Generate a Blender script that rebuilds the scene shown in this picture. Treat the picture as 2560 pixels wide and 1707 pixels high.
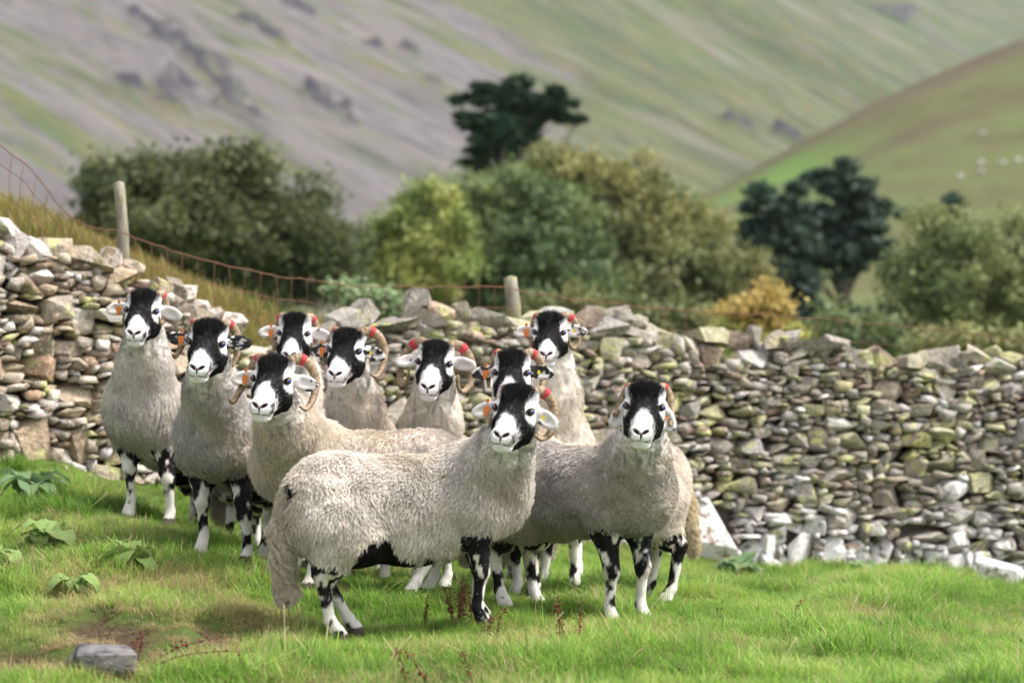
import bpy, bmesh, math, random
import numpy as np
from mathutils import Vector, Matrix, Euler
from mathutils.kdtree import KDTree

for o in list(bpy.data.objects):
    bpy.data.objects.remove(o)
scene = bpy.context.scene
COL = scene.collection
R = math.radians

# ------------------------------------------------------------------ camera
CAMZ, FPX = 1.1, 85.0 / 36.0 * 2560.0
cam_d = bpy.data.cameras.new('camera')
cam_d.lens = 85.0
cam_d.sensor_width = 36.0
cam_d.clip_start = 0.1
cam_d.clip_end = 8000.0
cam_d.dof.use_dof = True
cam_d.dof.focus_distance = 9.5
cam_d.dof.aperture_fstop = 2.5
cam = bpy.data.objects.new('camera', cam_d)
COL.objects.link(cam)
cam.location = (0, 0, CAMZ)
cam.rotation_euler = (R(90), 0, 0)
scene.camera = cam

# ------------------------------------------------------------------ sky and sun (bright overcast, sun high behind thin cloud)
SUN_EL, SUN_AZ = 56.0, 96.0          # azimuth from +Y (view direction) towards +X
world = bpy.data.worlds.new('World')
scene.world = world
world.use_nodes = True
wn, wl = world.node_tree.nodes, world.node_tree.links
for n in list(wn):
    wn.remove(n)
sky = wn.new('ShaderNodeTexSky')
sky.sky_type = 'NISHITA'
sky.sun_disc = False
sky.sun_elevation = R(SUN_EL)
sky.sun_rotation = R(SUN_AZ)
sky.air_density = 1.0
sky.dust_density = 3.0
sky.ozone_density = 1.0
hsv = wn.new('ShaderNodeHueSaturation')
hsv.inputs['Saturation'].default_value = 0.22      # cloud cover: nearly white sky light
bg = wn.new('ShaderNodeBackground')
bg.inputs['Strength'].default_value = 0.13
wo = wn.new('ShaderNodeOutputWorld')
wl.new(sky.outputs[0], hsv.inputs['Color'])
wl.new(hsv.outputs[0], bg.inputs[0])
wl.new(bg.outputs[0], wo.inputs[0])
sun_d = bpy.data.lights.new('sun', 'SUN')
sun_d.energy = 2.1
sun_d.angle = R(12)
sun_d.color = (1.0, 0.96, 0.92)
sun = bpy.data.objects.new('sun', sun_d)
COL.objects.link(sun)
_sd = Vector((math.sin(R(SUN_AZ)) * math.cos(R(SUN_EL)), math.cos(R(SUN_AZ)) * math.cos(R(SUN_EL)), math.sin(R(SUN_EL))))
sun.rotation_euler = _sd.to_track_quat('Z', 'Y').to_euler()
sun.location = (20, 20, 40)
vs = scene.view_settings
scene.display_settings.display_device = 'sRGB'
vs.view_transform = 'Standard'
vs.look = 'None'
vs.exposure = 1.47
vs.gamma = 1.0
vs.use_curve_mapping = False
scene.render.engine = 'CYCLES'
cy = scene.cycles
cy.use_denoising = True
cy.max_bounces = 5
cy.diffuse_bounces = 3
cy.glossy_bounces = 2
cy.transmission_bounces = 3
cy.transparent_max_bounces = 6
cy.volume_bounces = 0
cy.caustics_reflective = cy.caustics_refractive = False
cy.sample_clamp_indirect = 4.0

# ------------------------------------------------------------------ helpers
def P(px, py, d):
    """world point seen at pixel (px,py) of the 2560x1707 photograph at distance d"""
    return np.array([(px - 1280.0) * d / FPX, d, CAMZ - (py - 853.5) * d / FPX])

def hash3(ix, iy, iz, seed):
    h = (ix.astype(np.int64) * 374761393 + iy.astype(np.int64) * 668265263 + iz.astype(np.int64) * 2147483647 + seed * 1274126177) & 0xFFFFFFFF
    h = ((h ^ (h >> 13)) * 1274126177) & 0xFFFFFFFF
    h = (h ^ (h >> 16)) & 0xFFFFFFFF
    return h.astype(np.float64) / 4294967295.0

def vnoise(p, seed=0):
    p = np.asarray(p, float)
    i = np.floor(p).astype(np.int64)
    f = p - i
    f = f * f * (3 - 2 * f)
    r = 0
    for dx in (0, 1):
        for dy in (0, 1):
            for dz in (0, 1):
                w = (f[:, 0] if dx else 1 - f[:, 0]) * (f[:, 1] if dy else 1 - f[:, 1]) * (f[:, 2] if dz else 1 - f[:, 2])
                r = r + w * hash3(i[:, 0] + dx, i[:, 1] + dy, i[:, 2] + dz, seed)
    return r

def fbm(p, seed=0, octs=3):
    s, a, t = 0, 1.0, 0
    p = np.asarray(p, float)
    for k in range(octs):
        s = s + a * vnoise(p * (2 ** k) + 17.3 * k, seed + k)
        t += a
        a *= 0.5
    return s / t

def n2(x, y, seed=0, octs=2):
    return fbm(np.stack([np.asarray(x, float), np.asarray(y, float), np.zeros_like(np.asarray(x, float))], -1).reshape(-1, 3), seed, octs).reshape(np.shape(x))

def sstep(a, b, x):
    t = np.clip((x - a) / (b - a), 0, 1)
    return t * t * (3 - 2 * t)

def mesh_np(name, V, F, smooth=False):
    """F: list of integer arrays (n,k)"""
    me = bpy.data.meshes.new(name)
    V = np.ascontiguousarray(V, dtype=np.float32)
    me.vertices.add(len(V))
    me.vertices.foreach_set('co', V.ravel())
    if not isinstance(F, (list, tuple)):
        F = [F]
    F = [np.asarray(f, dtype=np.int32) for f in F if len(f)]
    loops = np.concatenate([f.ravel() for f in F])
    tot = np.concatenate([np.full(len(f), f.shape[1], np.int32) for f in F])
    st = np.concatenate([[0], np.cumsum(tot)[:-1]]).astype(np.int32)
    me.loops.add(len(loops))
    me.loops.foreach_set('vertex_index', loops)
    me.polygons.add(len(tot))
    me.polygons.foreach_set('loop_start', st)
    if smooth:
        me.polygons.foreach_set('use_smooth', np.ones(len(tot), bool))
    me.update(calc_edges=True)
    me.validate()
    return me

def set_col(me, rgb, name='col'):
    a = me.attributes.new(name, 'FLOAT_COLOR', 'POINT')
    c = np.ones((len(rgb), 4), np.float32)
    c[:, :3] = rgb
    a.data.foreach_set('color', c.ravel())

def set_flt(me, v, name):
    a = me.attributes.new(name, 'FLOAT', 'POINT')
    a.data.foreach_set('value', np.asarray(v, np.float32))

def link(name, data, mat=None, parent=None):
    o = bpy.data.objects.new(name, data)
    COL.objects.link(o)
    if mat is not None and data is not None and not data.materials:
        data.materials.append(mat)
    if parent is not None:
        o.parent = parent
    return o

def tag(o, label=None, cat=None, group=None, kind=None):
    if label: o['label'] = label
    if cat: o['category'] = cat
    if group: o['group'] = group
    if kind: o['kind'] = kind
    return o

def empty(name, loc, rz=0.0):
    o = bpy.data.objects.new(name, None)
    COL.objects.link(o)
    o.empty_display_size = 0.1
    o.location = loc
    o.rotation_euler = (0, 0, rz)
    return o

def tube(pts, rad, seg=8, cap=True, flat=1.0):
    """swept tube; pts (n,3), rad scalar or (n,) -> V,F list"""
    pts = np.asarray(pts, float)
    n = len(pts)
    rad = np.broadcast_to(np.asarray(rad, float), (n,))
    T = np.gradient(pts, axis=0)
    T /= np.linalg.norm(T, axis=1, keepdims=True) + 1e-9
    ref = np.array([0, 0, 1.0]) if abs(T[0, 2]) < 0.9 else np.array([1.0, 0, 0])
    N = np.zeros_like(pts)
    prev = ref - T[0] * (ref @ T[0])
    prev /= np.linalg.norm(prev)
    for i in range(n):
        v = prev - T[i] * (prev @ T[i])
        v /= np.linalg.norm(v) + 1e-9
        N[i] = v
        prev = v
    B = np.cross(T, N)
    a = np.linspace(0, 2 * np.pi, seg, endpoint=False)
    V = pts[:, None] + rad[:, None, None] * (np.cos(a)[None, :, None] * N[:, None] + flat * np.sin(a)[None, :, None] * B[:, None])
    V = V.reshape(-1, 3)
    i = np.arange(n - 1)[:, None] * seg
    j = np.arange(seg)[None]
    k = (j + 1) % seg
    Q = np.stack([i + j, i + k, i + seg + k, i + seg + j], -1).reshape(-1, 4)
    F = [Q]
    if cap:
        c0, c1 = len(V), len(V) + 1
        V = np.vstack([V, pts[0], pts[-1]])
        jj = np.arange(seg)
        kk = (jj + 1) % seg
        F.append(np.stack([np.full(seg, c0), kk, jj], -1))
        F.append(np.stack([np.full(seg, c1), (n - 1) * seg + jj, (n - 1) * seg + kk], -1))
    return V, F

class MB:
    """collects several shapes of ONE part"""
    def __init__(s):
        s.V, s.F, s.n = [], [], 0
    def add(s, V, F):
        if not isinstance(F, (list, tuple)):
            F = [F]
        s.V.append(np.asarray(V, float))
        s.F += [np.asarray(f) + s.n for f in F if len(f)]
        s.n += len(V)
        return s
    def mesh(s, name, smooth=False):
        by = {}
        for f in s.F:
            by.setdefault(f.shape[1], []).append(f)
        return mesh_np(name, np.vstack(s.V), [np.vstack(v) for v in by.values()], smooth)

def catmull(pts, n):
    pts = np.asarray(pts, float)
    q = np.vstack([2 * pts[0] - pts[1], pts, 2 * pts[-1] - pts[-2]])
    out = []
    for t in np.linspace(0, len(pts) - 1 - 1e-6, n):
        i = int(t)
        f = t - i
        a, b, c, d = q[i], q[i + 1], q[i + 2], q[i + 3]
        out.append(0.5 * (2 * b + (c - a) * f + (2 * a - 5 * b + 4 * c - d) * f * f + (3 * b - a - 3 * c + d) * f ** 3))
    return np.array(out)

# ------------------------------------------------------------------ materials
class NT:
    def __init__(s, name):
        s.m = bpy.data.materials.new(name)
        s.m.use_nodes = True
        s.t = s.m.node_tree
        s.N = s.t.nodes
        s.bsdf = next(n for n in s.N if n.type == 'BSDF_PRINCIPLED')
        s.out = next(n for n in s.N if n.type == 'OUTPUT_MATERIAL')
    def n(s, typ, **kw):
        x = s.N.new(typ)
        for k, v in kw.items():
            setattr(x, k, v)
        return x
    def l(s, a, b):
        s.t.links.new(a, b)
    def val(s, sock, v):
        if hasattr(v, 'is_output'):
            s.l(v, sock)
        elif isinstance(v, (tuple, list)) and sock.type == 'RGBA' and len(v) == 3:
            sock.default_value = (*v, 1)
        else:
            sock.default_value = v
    def noise(s, vec, scale, detail=3, rough=0.6, dist=0.0):
        x = s.n('ShaderNodeTexNoise')
        if vec is not None: s.l(vec, x.inputs['Vector'])
        x.inputs['Scale'].default_value = scale
        x.inputs['Detail'].default_value = detail
        x.inputs['Roughness'].default_value = rough
        x.inputs['Distortion'].default_value = dist
        return x.outputs['Fac']
    def ramp(s, fac, stops):
        x = s.n('ShaderNodeValToRGB')
        e = x.color_ramp.elements
        while len(e) < len(stops): e.new(0.5)
        for k, (p, c) in enumerate(stops):
            e[k].position = p
            e[k].color = (*c, 1) if len(c) == 3 else c
        s.l(fac, x.inputs[0])
        return x.outputs[0]
    def rng(s, v, a, b, c=0.0, d=1.0):
        x = s.n('ShaderNodeMapRange')
        x.interpolation_type = 'SMOOTHSTEP'
        s.val(x.inputs[0], v)
        for k, q in enumerate((a, b, c, d)): x.inputs[k + 1].default_value = q
        return x.outputs[0]
    def math(s, op, a, b=0.0):
        x = s.n('ShaderNodeMath', operation=op)
        s.val(x.inputs[0], a)
        s.val(x.inputs[1], b)
        return x.outputs[0]
    def mix(s, f, a, b, mode='MIX'):
        x = s.n('ShaderNodeMix', data_type='RGBA', blend_type=mode)
        s.val(x.inputs[0], f)
        s.val(x.inputs[6], a)
        s.val(x.inputs[7], b)
        return x.outputs[2]
    def attr(s, name, typ='GEOMETRY'):
        x = s.n('ShaderNodeAttribute', attribute_name=name, attribute_type=typ)
        return x
    def bump(s, h, strength, dist):
        x = s.n('ShaderNodeBump')
        x.inputs['Strength'].default_value = strength
        x.inputs['Distance'].default_value = dist
        s.l(h, x.inputs['Height'])
        s.l(x.outputs[0], s.bsdf.inputs['Normal'])
    def fin(s, color, rough=0.8, spec=0.2, **kw):
        b = s.bsdf
        s.val(b.inputs['Base Color'], color)
        s.val(b.inputs['Roughness'], rough)
        b.inputs['Specular IOR Level'].default_value = spec
        for k, v in kw.items():
            s.val(b.inputs[k.replace('_', ' ')], v)
        return s.m

def geo_pos(t):
    return t.n('ShaderNodeNewGeometry').outputs['Position']

def mat_simple(name, c, rough=0.6, spec=0.3, var=0.15, scale=40):
    t = NT(name)
    tc = t.n('ShaderNodeTexCoord').outputs['Object']
    f = t.noise(tc, scale, 3)
    lo = tuple(x * (1 - var) for x in c)
    hi = tuple(min(1, x * (1 + var)) for x in c)
    return t.fin(t.mix(f, lo, hi), rough, spec)

def mat_attr(name, rough=0.9, spec=0.1, var=0.0, scale=60.0, bump=0.0):
    t = NT(name)
    c = t.attr('col').outputs['Color']
    if var:
        f = t.noise(geo_pos(t), scale, 3)
        c = t.mix(1.0, c, t.ramp(f, [(0.3, (1 - var,) * 3), (0.7, (1 + var,) * 3)]), 'MULTIPLY')
    if bump:
        t.bump(t.noise(geo_pos(t), scale * 2, 3), bump, 0.01)
    return t.fin(c, rough, spec)

def mat_hair(name, rough=0.85):
    t = NT(name)
    c = t.attr('col').outputs['Color']
    hi = t.n('ShaderNodeHairInfo')
    v = t.rng(hi.outputs['Random'], 0, 1, 0.8, 1.16)
    cm = t.n('ShaderNodeCombineColor')
    for k in range(3): t.l(v, cm.inputs[k])
    c = t.mix(1.0, c, cm.outputs[0], 'MULTIPLY')
    return t.fin(c, rough, 0.06)

def mat_leaf(name, trans=0.35, attr='col', rough=0.55, spec=0.25):
    """leaf: colour attribute, diffuse + some light let through"""
    t = NT(name)
    c = t.attr(attr).outputs['Color']
    tr = t.n('ShaderNodeBsdfTranslucent')
    t.l(c, tr.inputs['Color'])
    t.fin(c, rough, spec)
    mx = t.n('ShaderNodeMixShader')
    mx.inputs[0].default_value = trans
    t.l(t.bsdf.outputs[0], mx.inputs[1])
    t.l(tr.outputs[0], mx.inputs[2])
    t.l(mx.outputs[0], t.out.inputs['Surface'])
    return t.m

# ------------------------------------------------------------------ terrain
_cp = [  # photograph pixel and distance of points on the ground
    (0, 1707, 7.4), (1280, 1707, 7.5), (2560, 1707, 7.5), (640, 1690, 7.6), (1900, 1700, 7.55),
    (800, 1568, 8.6), (880, 1560, 8.7), (1205, 1530, 8.85), (1250, 1520, 8.95), (898, 1520, 9.2), (1040, 1455, 10.0),
    (1485, 1538, 9.1), (1560, 1520, 9.25), (1355, 1490, 9.6), (1405, 1490, 9.6), (1690, 1490, 10.0), (1800, 1480, 10.2),
    (585, 1378, 10.0), (655, 1408, 9.8), (414, 1283, 11.0), (487, 1303, 10.8), (700, 1365, 11.0),
    (120, 1330, 9.8), (330, 1385, 9.3), (180, 1440, 8.9), (130, 1180, 12.0), (0, 1250, 10.8), (550, 1520, 8.6), (280, 1545, 8.2), (60, 1590, 8.0),
    (0, 1155, 12.5), (270, 1225, 12.8), (700, 1320, 13.4), (1200, 1385, 14.0), (1800, 1405, 15.0), (2250, 1420, 15.3), (2560, 1450, 15.5),
    (2100, 1490, 10.5), (2350, 1535, 10.2), (2560, 1590, 9.6), (2300, 1450, 13.0), (2560, 1490, 12.5), (1900, 1450, 12.5), (2560, 1560, 11.0), (2380, 1515, 11.0),
    (1100, 1440, 11.0), (1400, 1432, 11.3), (1450, 1420, 12.5),
    (0, 705, 13.7), (300, 755, 14.3), (500, 815, 14.9), (700, 880, 15.3), (900, 920, 15.5), (1100, 960, 16.0), (1280, 1000, 16.0), (1800, 1150, 17.0), (2560, 1250, 17.5),
    (0, 705, 18), (300, 780, 18), (700, 885, 18), (1000, 940, 18), (0, 720, 25), (400, 800, 25), (900, 900, 30), (1500, 950, 30), (2500, 1000, 30),
    (0, 800, 60), (1280, 980, 60), (2560, 1000, 60), (0, 860, 150), (1280, 990, 150), (2560, 980, 150),
    (0, 930, 400), (1280, 930, 400), (2560, 930, 400), (0, 870, 3000), (1280, 870, 3000), (2560, 870, 3000),
    (-900, 560, 16), (-900, 1100, 12.5), (-900, 1600, 7.5), (3400, 1600, 11.0), (3400, 1720, 7.5), (3400, 1480, 15.5),
    (0, 3500, 2.6), (1280, 3500, 2.6), (2560, 3500, 2.6),
]
_cw = np.array([P(*c) for c in _cp])
_cw[:, 2] -= np.where(_cw[:, 1] < 12.6, .06, 0)
def _tc(x, y):
    y = np.maximum(y, 1.2)
    return np.stack([np.clip(x / y, -0.8, 0.8) * 9.0, np.log(y) * 5.0], -1)
def _U(r2):
    return 0.5 * r2 * np.log(r2 + 1e-9)
_ct = _tc(_cw[:, 0], _cw[:, 1])
_n = len(_ct)
_K = _U(((_ct[:, None] - _ct[None]) ** 2).sum(-1)) + np.eye(_n) * 0.002
_A = np.zeros((_n + 3, _n + 3))
_A[:_n, :_n] = _K
_A[:_n, _n] = 1
_A[:_n, _n + 1:] = _ct
_A[_n, :_n] = 1
_A[_n + 1:, :_n] = _ct.T
_w = np.linalg.solve(_A, np.concatenate([_cw[:, 2], [0, 0, 0]]))

BARE = []     # bare earth patches (x, y, rx, ry)
for px, py, d, rx, ry in ((255, 1515, 8.35, .12, .10), (330, 1560, 8.1, .14, .07), (560, 1535, 8.5, .10, .12), (75, 1590, 7.95, .12, .08), (250, 1600, 7.9, .14, .07),
                          (2300, 1500, 10.35, .12, .10), (420, 1535, 8.3, .12, .07)):
    p = P(px, py, d)
    BARE.append((p[0], p[1], rx * 1.35, ry * 1.5))

def bare_mask(x, y):
    m = np.zeros(np.shape(x))
    w = n2(x * 9, y * 9, 5) - .5
    for bx, by, rx, ry in BARE:
        q = np.sqrt(((x - bx) / rx) ** 2 + ((y - by) / ry) ** 2) + w * 1.9
        m = np.maximum(m, 1 - sstep(0.65, 1.15, q))
    return m

def gz(x, y, detail=True):
    x = np.asarray(x, float)
    y = np.asarray(y, float)
    sh = x.shape
    xf, yf = np.atleast_1d(x).ravel(), np.atleast_1d(y).ravel()
    out = np.empty(len(xf))
    for s in range(0, len(xf), 20000):
        t = _tc(xf[s:s + 20000], yf[s:s + 20000])
        r2 = ((t[:, None] - _ct[None]) ** 2).sum(-1)
        out[s:s + 20000] = _U(r2) @ _w[:_n] + _w[_n] + t @ _w[_n + 1:]
    if detail:
        near = 1 - sstep(20, 40, yf)
        out += near * ((n2(xf * 1.7, yf * 1.7, 3) - .5) * .05 + (n2(xf * 5, yf * 5, 4) - .5) * (.028 + .04 * sstep(-.6, -1.3, xf)))
        out -= bare_mask(xf, yf) * .05
    return out.reshape(sh) if sh else float(out[0])

def build_ground():
    fx = np.arange(-6, 6.001, 0.08)
    ex = np.array([6.6, 8, 11, 16, 25, 40, 70, 130, 300, 800, 3000])
    xs = np.concatenate([-ex[::-1], fx, ex])
    fy = np.concatenate([np.arange(4.0, 17.5, 0.07), np.arange(17.5, 24, 0.25)])
    ys = np.concatenate([[-60, -20, -6, 0, 2], fy, np.geomspace(24.5, 3000, 45)])
    X, Y = np.meshgrid(xs, ys, indexing='ij')
    Z = gz(X, Y)
    V = np.stack([X, Y, Z], -1).reshape(-1, 3)
    nx, ny = len(xs), len(ys)
    i, j = np.meshgrid(np.arange(nx - 1), np.arange(ny - 1), indexing='ij')
    a = i * ny + j
    F = np.stack([a, a + ny, a + ny + 1, a + 1], -1).reshape(-1, 4)
    me = mesh_np('ground', V, F, True)
    set_flt(me, bare_mask(V[:, 0], V[:, 1]), 'bare')
    t = NT('turf_soil')
    p = geo_pos(t)
    f1 = t.noise(p, 3.0, 4)
    f2 = t.noise(p, 45.0, 4)
    turf = t.ramp(f1, [(0.3, (.050, .085, .018)), (0.55, (.075, .115, .025)), (0.75, (.12, .115, .045))])
    soil = t.ramp(f2, [(0.3, (.030, .020, .013)), (0.7, (.085, .058, .038))])
    c = t.mix(t.attr('bare').outputs['Fac'], turf, soil)
    t.bump(f2, 0.8, 0.02)
    o = link('ground', me, t.fin(c, 0.95, 0.05))
    tag(o, kind='structure')

# ------------------------------------------------------------------ fell and hill
FN = np.array([-.8, .6])
FT = np.array([.6, .8])
FC, FS = 240.0, 0.5

def fell_ab(px, py):
    th = (px - 1280) / FPX
    el = (853.5 - py) / FPX
    Y = FS * FC / (FS * (FN[0] * th + FN[1]) - el)
    p = np.array([th * Y, Y])
    return p @ FT, p @ FN - FC

CRAGS = [((385, 5), (3, 6)), ((430, 35), (3, 6)), ((470, 65), (3.4, 6)), ((505, 95), (3, 6)), ((540, 130), (3, 5)), ((575, 175), (2.4, 5)), ((610, 205), (2, 4)), ((350, 115), (2.6, 4)), ((400, 135), (3, 4)), ((440, 120), (2, 3)), ((800, 205), (2, 4)), ((840, 240), (2.4, 4)), ((640, 35), (2.6, 4)), ((680, 60), (2, 3)), ((930, 110), (3, 2)), ((1020, 118), (3, 2)), ((740, 8), (3, 3)), ((1080, 210), (2, 2)), ((1990, 350), (7, 3)), ((1850, 340), (5, 2)), ((2250, 40), (10, 5))]

def build_fell():
    av = np.concatenate([np.arange(60, 250, 8.0), np.arange(250, 760, 2.2), np.geomspace(762, 2300, 150)])
    bv = np.concatenate([np.arange(-60, 260, 2.0), np.geomspace(262, 820, 90)])
    A, B = np.meshgrid(av, bv, indexing='ij')
    H = FS * np.maximum(B, -30)
    rib = n2(A / 40, B / 300, 11, 3) - .5
    rib2 = n2(A / 9, B / 60, 12, 2) - .5
    big = n2(A / 260, B / 260, 13, 2) - .5
    up = sstep(-10, 60, B)
    H = H + up * (rib * 24 + rib2 * 3.4 + big * 30)
    crag = np.zeros_like(A)
    for (c, (ra, rb)) in CRAGS:
        a0, b0 = fell_ab(*c)
        q = np.sqrt(((A - a0) / ra / 1.25) ** 2 + ((B - b0) / rb / 1.6) ** 2)
        crag = np.maximum(crag, 1 - sstep(.5, 1.3, q + (n2(A / 2.2, B / 4, 14, 3) - .5) * 2.4))
    H = H + crag * (1.5 + 9 * (n2(A / 3.0, B / 6, 15, 3) - .35))
    X = FN[0] * (B + FC) + FT[0] * A
    Y = FN[1] * (B + FC) + FT[1] * A
    V = np.stack([X, Y, H], -1).reshape(-1, 3)
    nx, ny = A.shape
    i, j = np.meshgrid(np.arange(nx - 1), np.arange(ny - 1), indexing='ij')
    k = i * ny + j
    F = np.stack([k, k + 1, k + ny + 1, k + ny], -1).reshape(-1, 4)
    me = mesh_np('fell', V, F, True)
    set_col(me, np.stack([A / 100, B / 100, crag], -1).reshape(-1, 3), 'ab')
    th = X / np.maximum(Y, 1)
    green = sstep(-.06, .13, th + (n2(A / 120, B / 200, 16, 2) - .5) * .10)
    set_flt(me, green.ravel(), 'green')
    t = NT('fell_scree_grass')
    ab = t.attr('ab').outputs['Vector']
    mp = t.n('ShaderNodeMapping')
    mp.inputs['Scale'].default_value = (1.0, 0.17, 0.0)
    t.l(ab, mp.inputs['Vector'])
    mp2 = t.n('ShaderNodeMapping')
    mp2.inputs['Scale'].default_value = (1.0, 0.3, 0.0)
    t.l(ab, mp2.inputs['Vector'])
    s1 = t.noise(mp.outputs[0], 8.0, 4, .55, .4)
    s2 = t.noise(mp.outputs[0], 30.0, 4, .6, .3)
    s3 = t.noise(mp2.outputs[0], 16.0, 5, .65)
    gr = t.attr('green').outputs['Fac']
    mp3 = t.n('ShaderNodeMapping')
    mp3.inputs['Scale'].default_value = (1.0, 0.45, 0.0)
    t.l(ab, mp3.inputs['Vector'])
    pat = t.noise(mp3.outputs[0], 4.2, 6, .68, .6)            # large vegetated patches
    scree = t.ramp(s3, [(0.3, (.088, .081, .083)), (0.5, (.128, .118, .117)), (0.72, (.152, .134, .122))])
    grass = t.ramp(s3, [(0.25, (.050, .058, .026)), (0.5, (.098, .102, .046)), (0.75, (.138, .122, .064))])
    grass = t.mix(t.rng(s2, .45, .68), grass, (.070, .100, .046))
    rust = (.15, .098, .070)
    gm = t.math('ADD', t.math('MULTIPLY', gr, .42), t.math('ADD', t.math('MULTIPLY', s1, .62), t.math('MULTIPLY', pat, .85)))
    gm = t.math('ADD', gm, t.math('MULTIPLY', s2, .25))
    c = t.mix(t.rng(gm, .82, 1.0, 0, 1.0), scree, grass)
    c = t.mix(t.math('MULTIPLY', t.rng(s3, .58, .72), .4), c, rust)
    c = t.mix(t.math('MULTIPLY', t.rng(t.noise(mp.outputs[0], 42, 3), .52, .66), .55), c, (.045, .050, .046))
    c = t.mix(t.math('MULTIPLY', t.rng(t.noise(mp.outputs[0], 20, 3), .54, .68), .45), c, (.185, .17, .16))
    c = t.mix(t.math('MULTIPLY', t.rng(t.noise(mp.outputs[0], 5.0, 4, .62, .5), .50, .62), t.math('MULTIPLY', gr, .75)), c, (.050, .062, .036))
    c = t.mix(t.math('MULTIPLY', t.rng(t.noise(mp.outputs[0], 7.5, 4, .62, .5), .54, .66), t.math('MULTIPLY', gr, .7)), c, (.165, .150, .130))
    c = t.mix(t.math('MULTIPLY', t.rng(t.noise(mp.outputs[0], 11.0, 4, .62, .5), .55, .66), t.math('MULTIPLY', gr, .7)), c, (.075, .115, .045))
    sep = t.n('ShaderNodeSeparateColor')
    t.l(t.attr('ab').outputs['Color'], sep.inputs[0])
    rock = t.ramp(t.noise(ab, 90, 5, .7), [(0.3, (.022, .021, .026)), (0.7, (.085, .080, .086))])
    c = t.mix(t.math('MULTIPLY', t.rng(sep.outputs[2], .3, .6), t.rng(t.noise(mp3.outputs[0], 26, 3), .36, .52)), c, rock)
    c = t.mix(1.0, c, (.86, .85, .86), 'MULTIPLY')
    o = link('fell', me, t.fin(c, 0.95, 0.05))
    tag(o, kind='structure')

_rp = np.array([(1300, 690), (1450, 625), (1600, 562), (1750, 500), (1900, 420), (2100, 312), (2300, 215), (2560, 108), (2900, -10), (3600, -150)], float)
_rx = (_rp[:, 0] - 1280) * 420 / FPX
_rz = CAMZ - (_rp[:, 1] - 853.5) * 420 / FPX
def hill_z(x, y):
    zr = np.interp(x, _rx, _rz, left=None)
    zr = np.where(x < _rx[0], _rz[0] + (x - _rx[0]) * .35, zr)
    f = np.clip((y - 170) / 250.0, 0, 1)
    f = np.sin(f * np.pi / 2) ** 1.15
    back = sstep(420, 640, y)
    z = -7 + (zr + 7) * f * (1 - back * .8)
    z = z + (n2(x / 26, y / 26, 21, 3) - .5) * 3.0 * f
    return z

def build_hill():
    xs = np.arange(-60, 330, 3.0)
    ys = np.arange(160, 640, 4.0)
    X, Y = np.meshgrid(xs, ys, indexing='ij')
    Z = hill_z(X, Y)
    V = np.stack([X, Y, Z], -1).reshape(-1, 3)
    nx, ny = X.shape
    i, j = np.meshgrid(np.arange(nx - 1), np.arange(ny - 1), indexing='ij')
    k = i * ny + j
    F = np.stack([k, k + ny, k + ny + 1, k + 1], -1).reshape(-1, 4)
    me = mesh_np('hillside', V, F, True)
    br = np.exp(-((Y - 402) / 34.0) ** 2)
    zr = np.interp(X, _rx, _rz)
    line = np.exp(-((Z / np.maximum(zr, 1) - .78 + .1 * (n2(X / 40, Y / 40, 23) - .5)) / .035) ** 2)
    gg = sstep(78, 100, X + (n2(X / 18, Y / 40, 24) - .5) * 34) + np.exp(-(((X - 38) / 9) ** 2 + ((Y - 350) / 40) ** 2))
    set_col(me, np.stack([br, line, np.clip(gg, 0, 1)], -1).reshape(-1, 3), 'zone')
    t = NT('hill_pasture')
    p = geo_pos(t)
    mp = t.n('ShaderNodeMapping')
    mp.inputs['Scale'].default_value = (.03, .01, .06)
    t.l(p, mp.inputs['Vector'])
    s = t.noise(mp.outputs[0], 4.0, 6, .7)
    sep = t.n('ShaderNodeSeparateColor')
    t.l(t.attr('zone').outputs['Color'], sep.inputs[0])
    c = t.ramp(s, [(.3, (.082, .074, .038)), (.5, (.104, .108, .045)), (.7, (.105, .138, .046))])
    c = t.mix(t.math('MULTIPLY', sep.outputs[2], .85), c, (.105, .20, .038))
    c = t.mix(t.math('MULTIPLY', t.math('MULTIPLY', sep.outputs[0], t.rng(s, .3, .5)), .9), c, (.085, .058, .040))
    c = t.mix(t.math('MULTIPLY', sep.outputs[1], .55), c, (.085, .06, .042))
    o = link('hillside', me, t.fin(c, .95, .05))
    tag(o, kind='structure')

# ------------------------------------------------------------------ dry stone wall
_wpx = np.array([-700, -300, 0, 500, 900, 1300, 1800, 2560, 2900, 3300], float)
_wd = np.array([12.0, 12.35, 12.6, 13.2, 13.7, 14.2, 15.0, 15.5, 15.7, 15.9])
_tpx = np.array([(-700, 500), (-300, 545), (0, 600), (60, 632), (250, 680), (330, 715), (430, 735), (505, 755), (530, 815), (600, 885), (700, 905), (850, 895), (910, 835), (1000, 825), (1150, 800), (1210, 800), (1290, 830),
                 (1400, 825), (1500, 820), (1620, 830), (1700, 865), (1850, 885), (1900, 900), (2000, 885), (2100, 880), (2150, 905), (2300, 920), (2420, 905), (2500, 905), (2560, 930), (3300, 970)], float)
def wall_d(px):
    return np.interp(px, _wpx, _wd)

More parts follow.
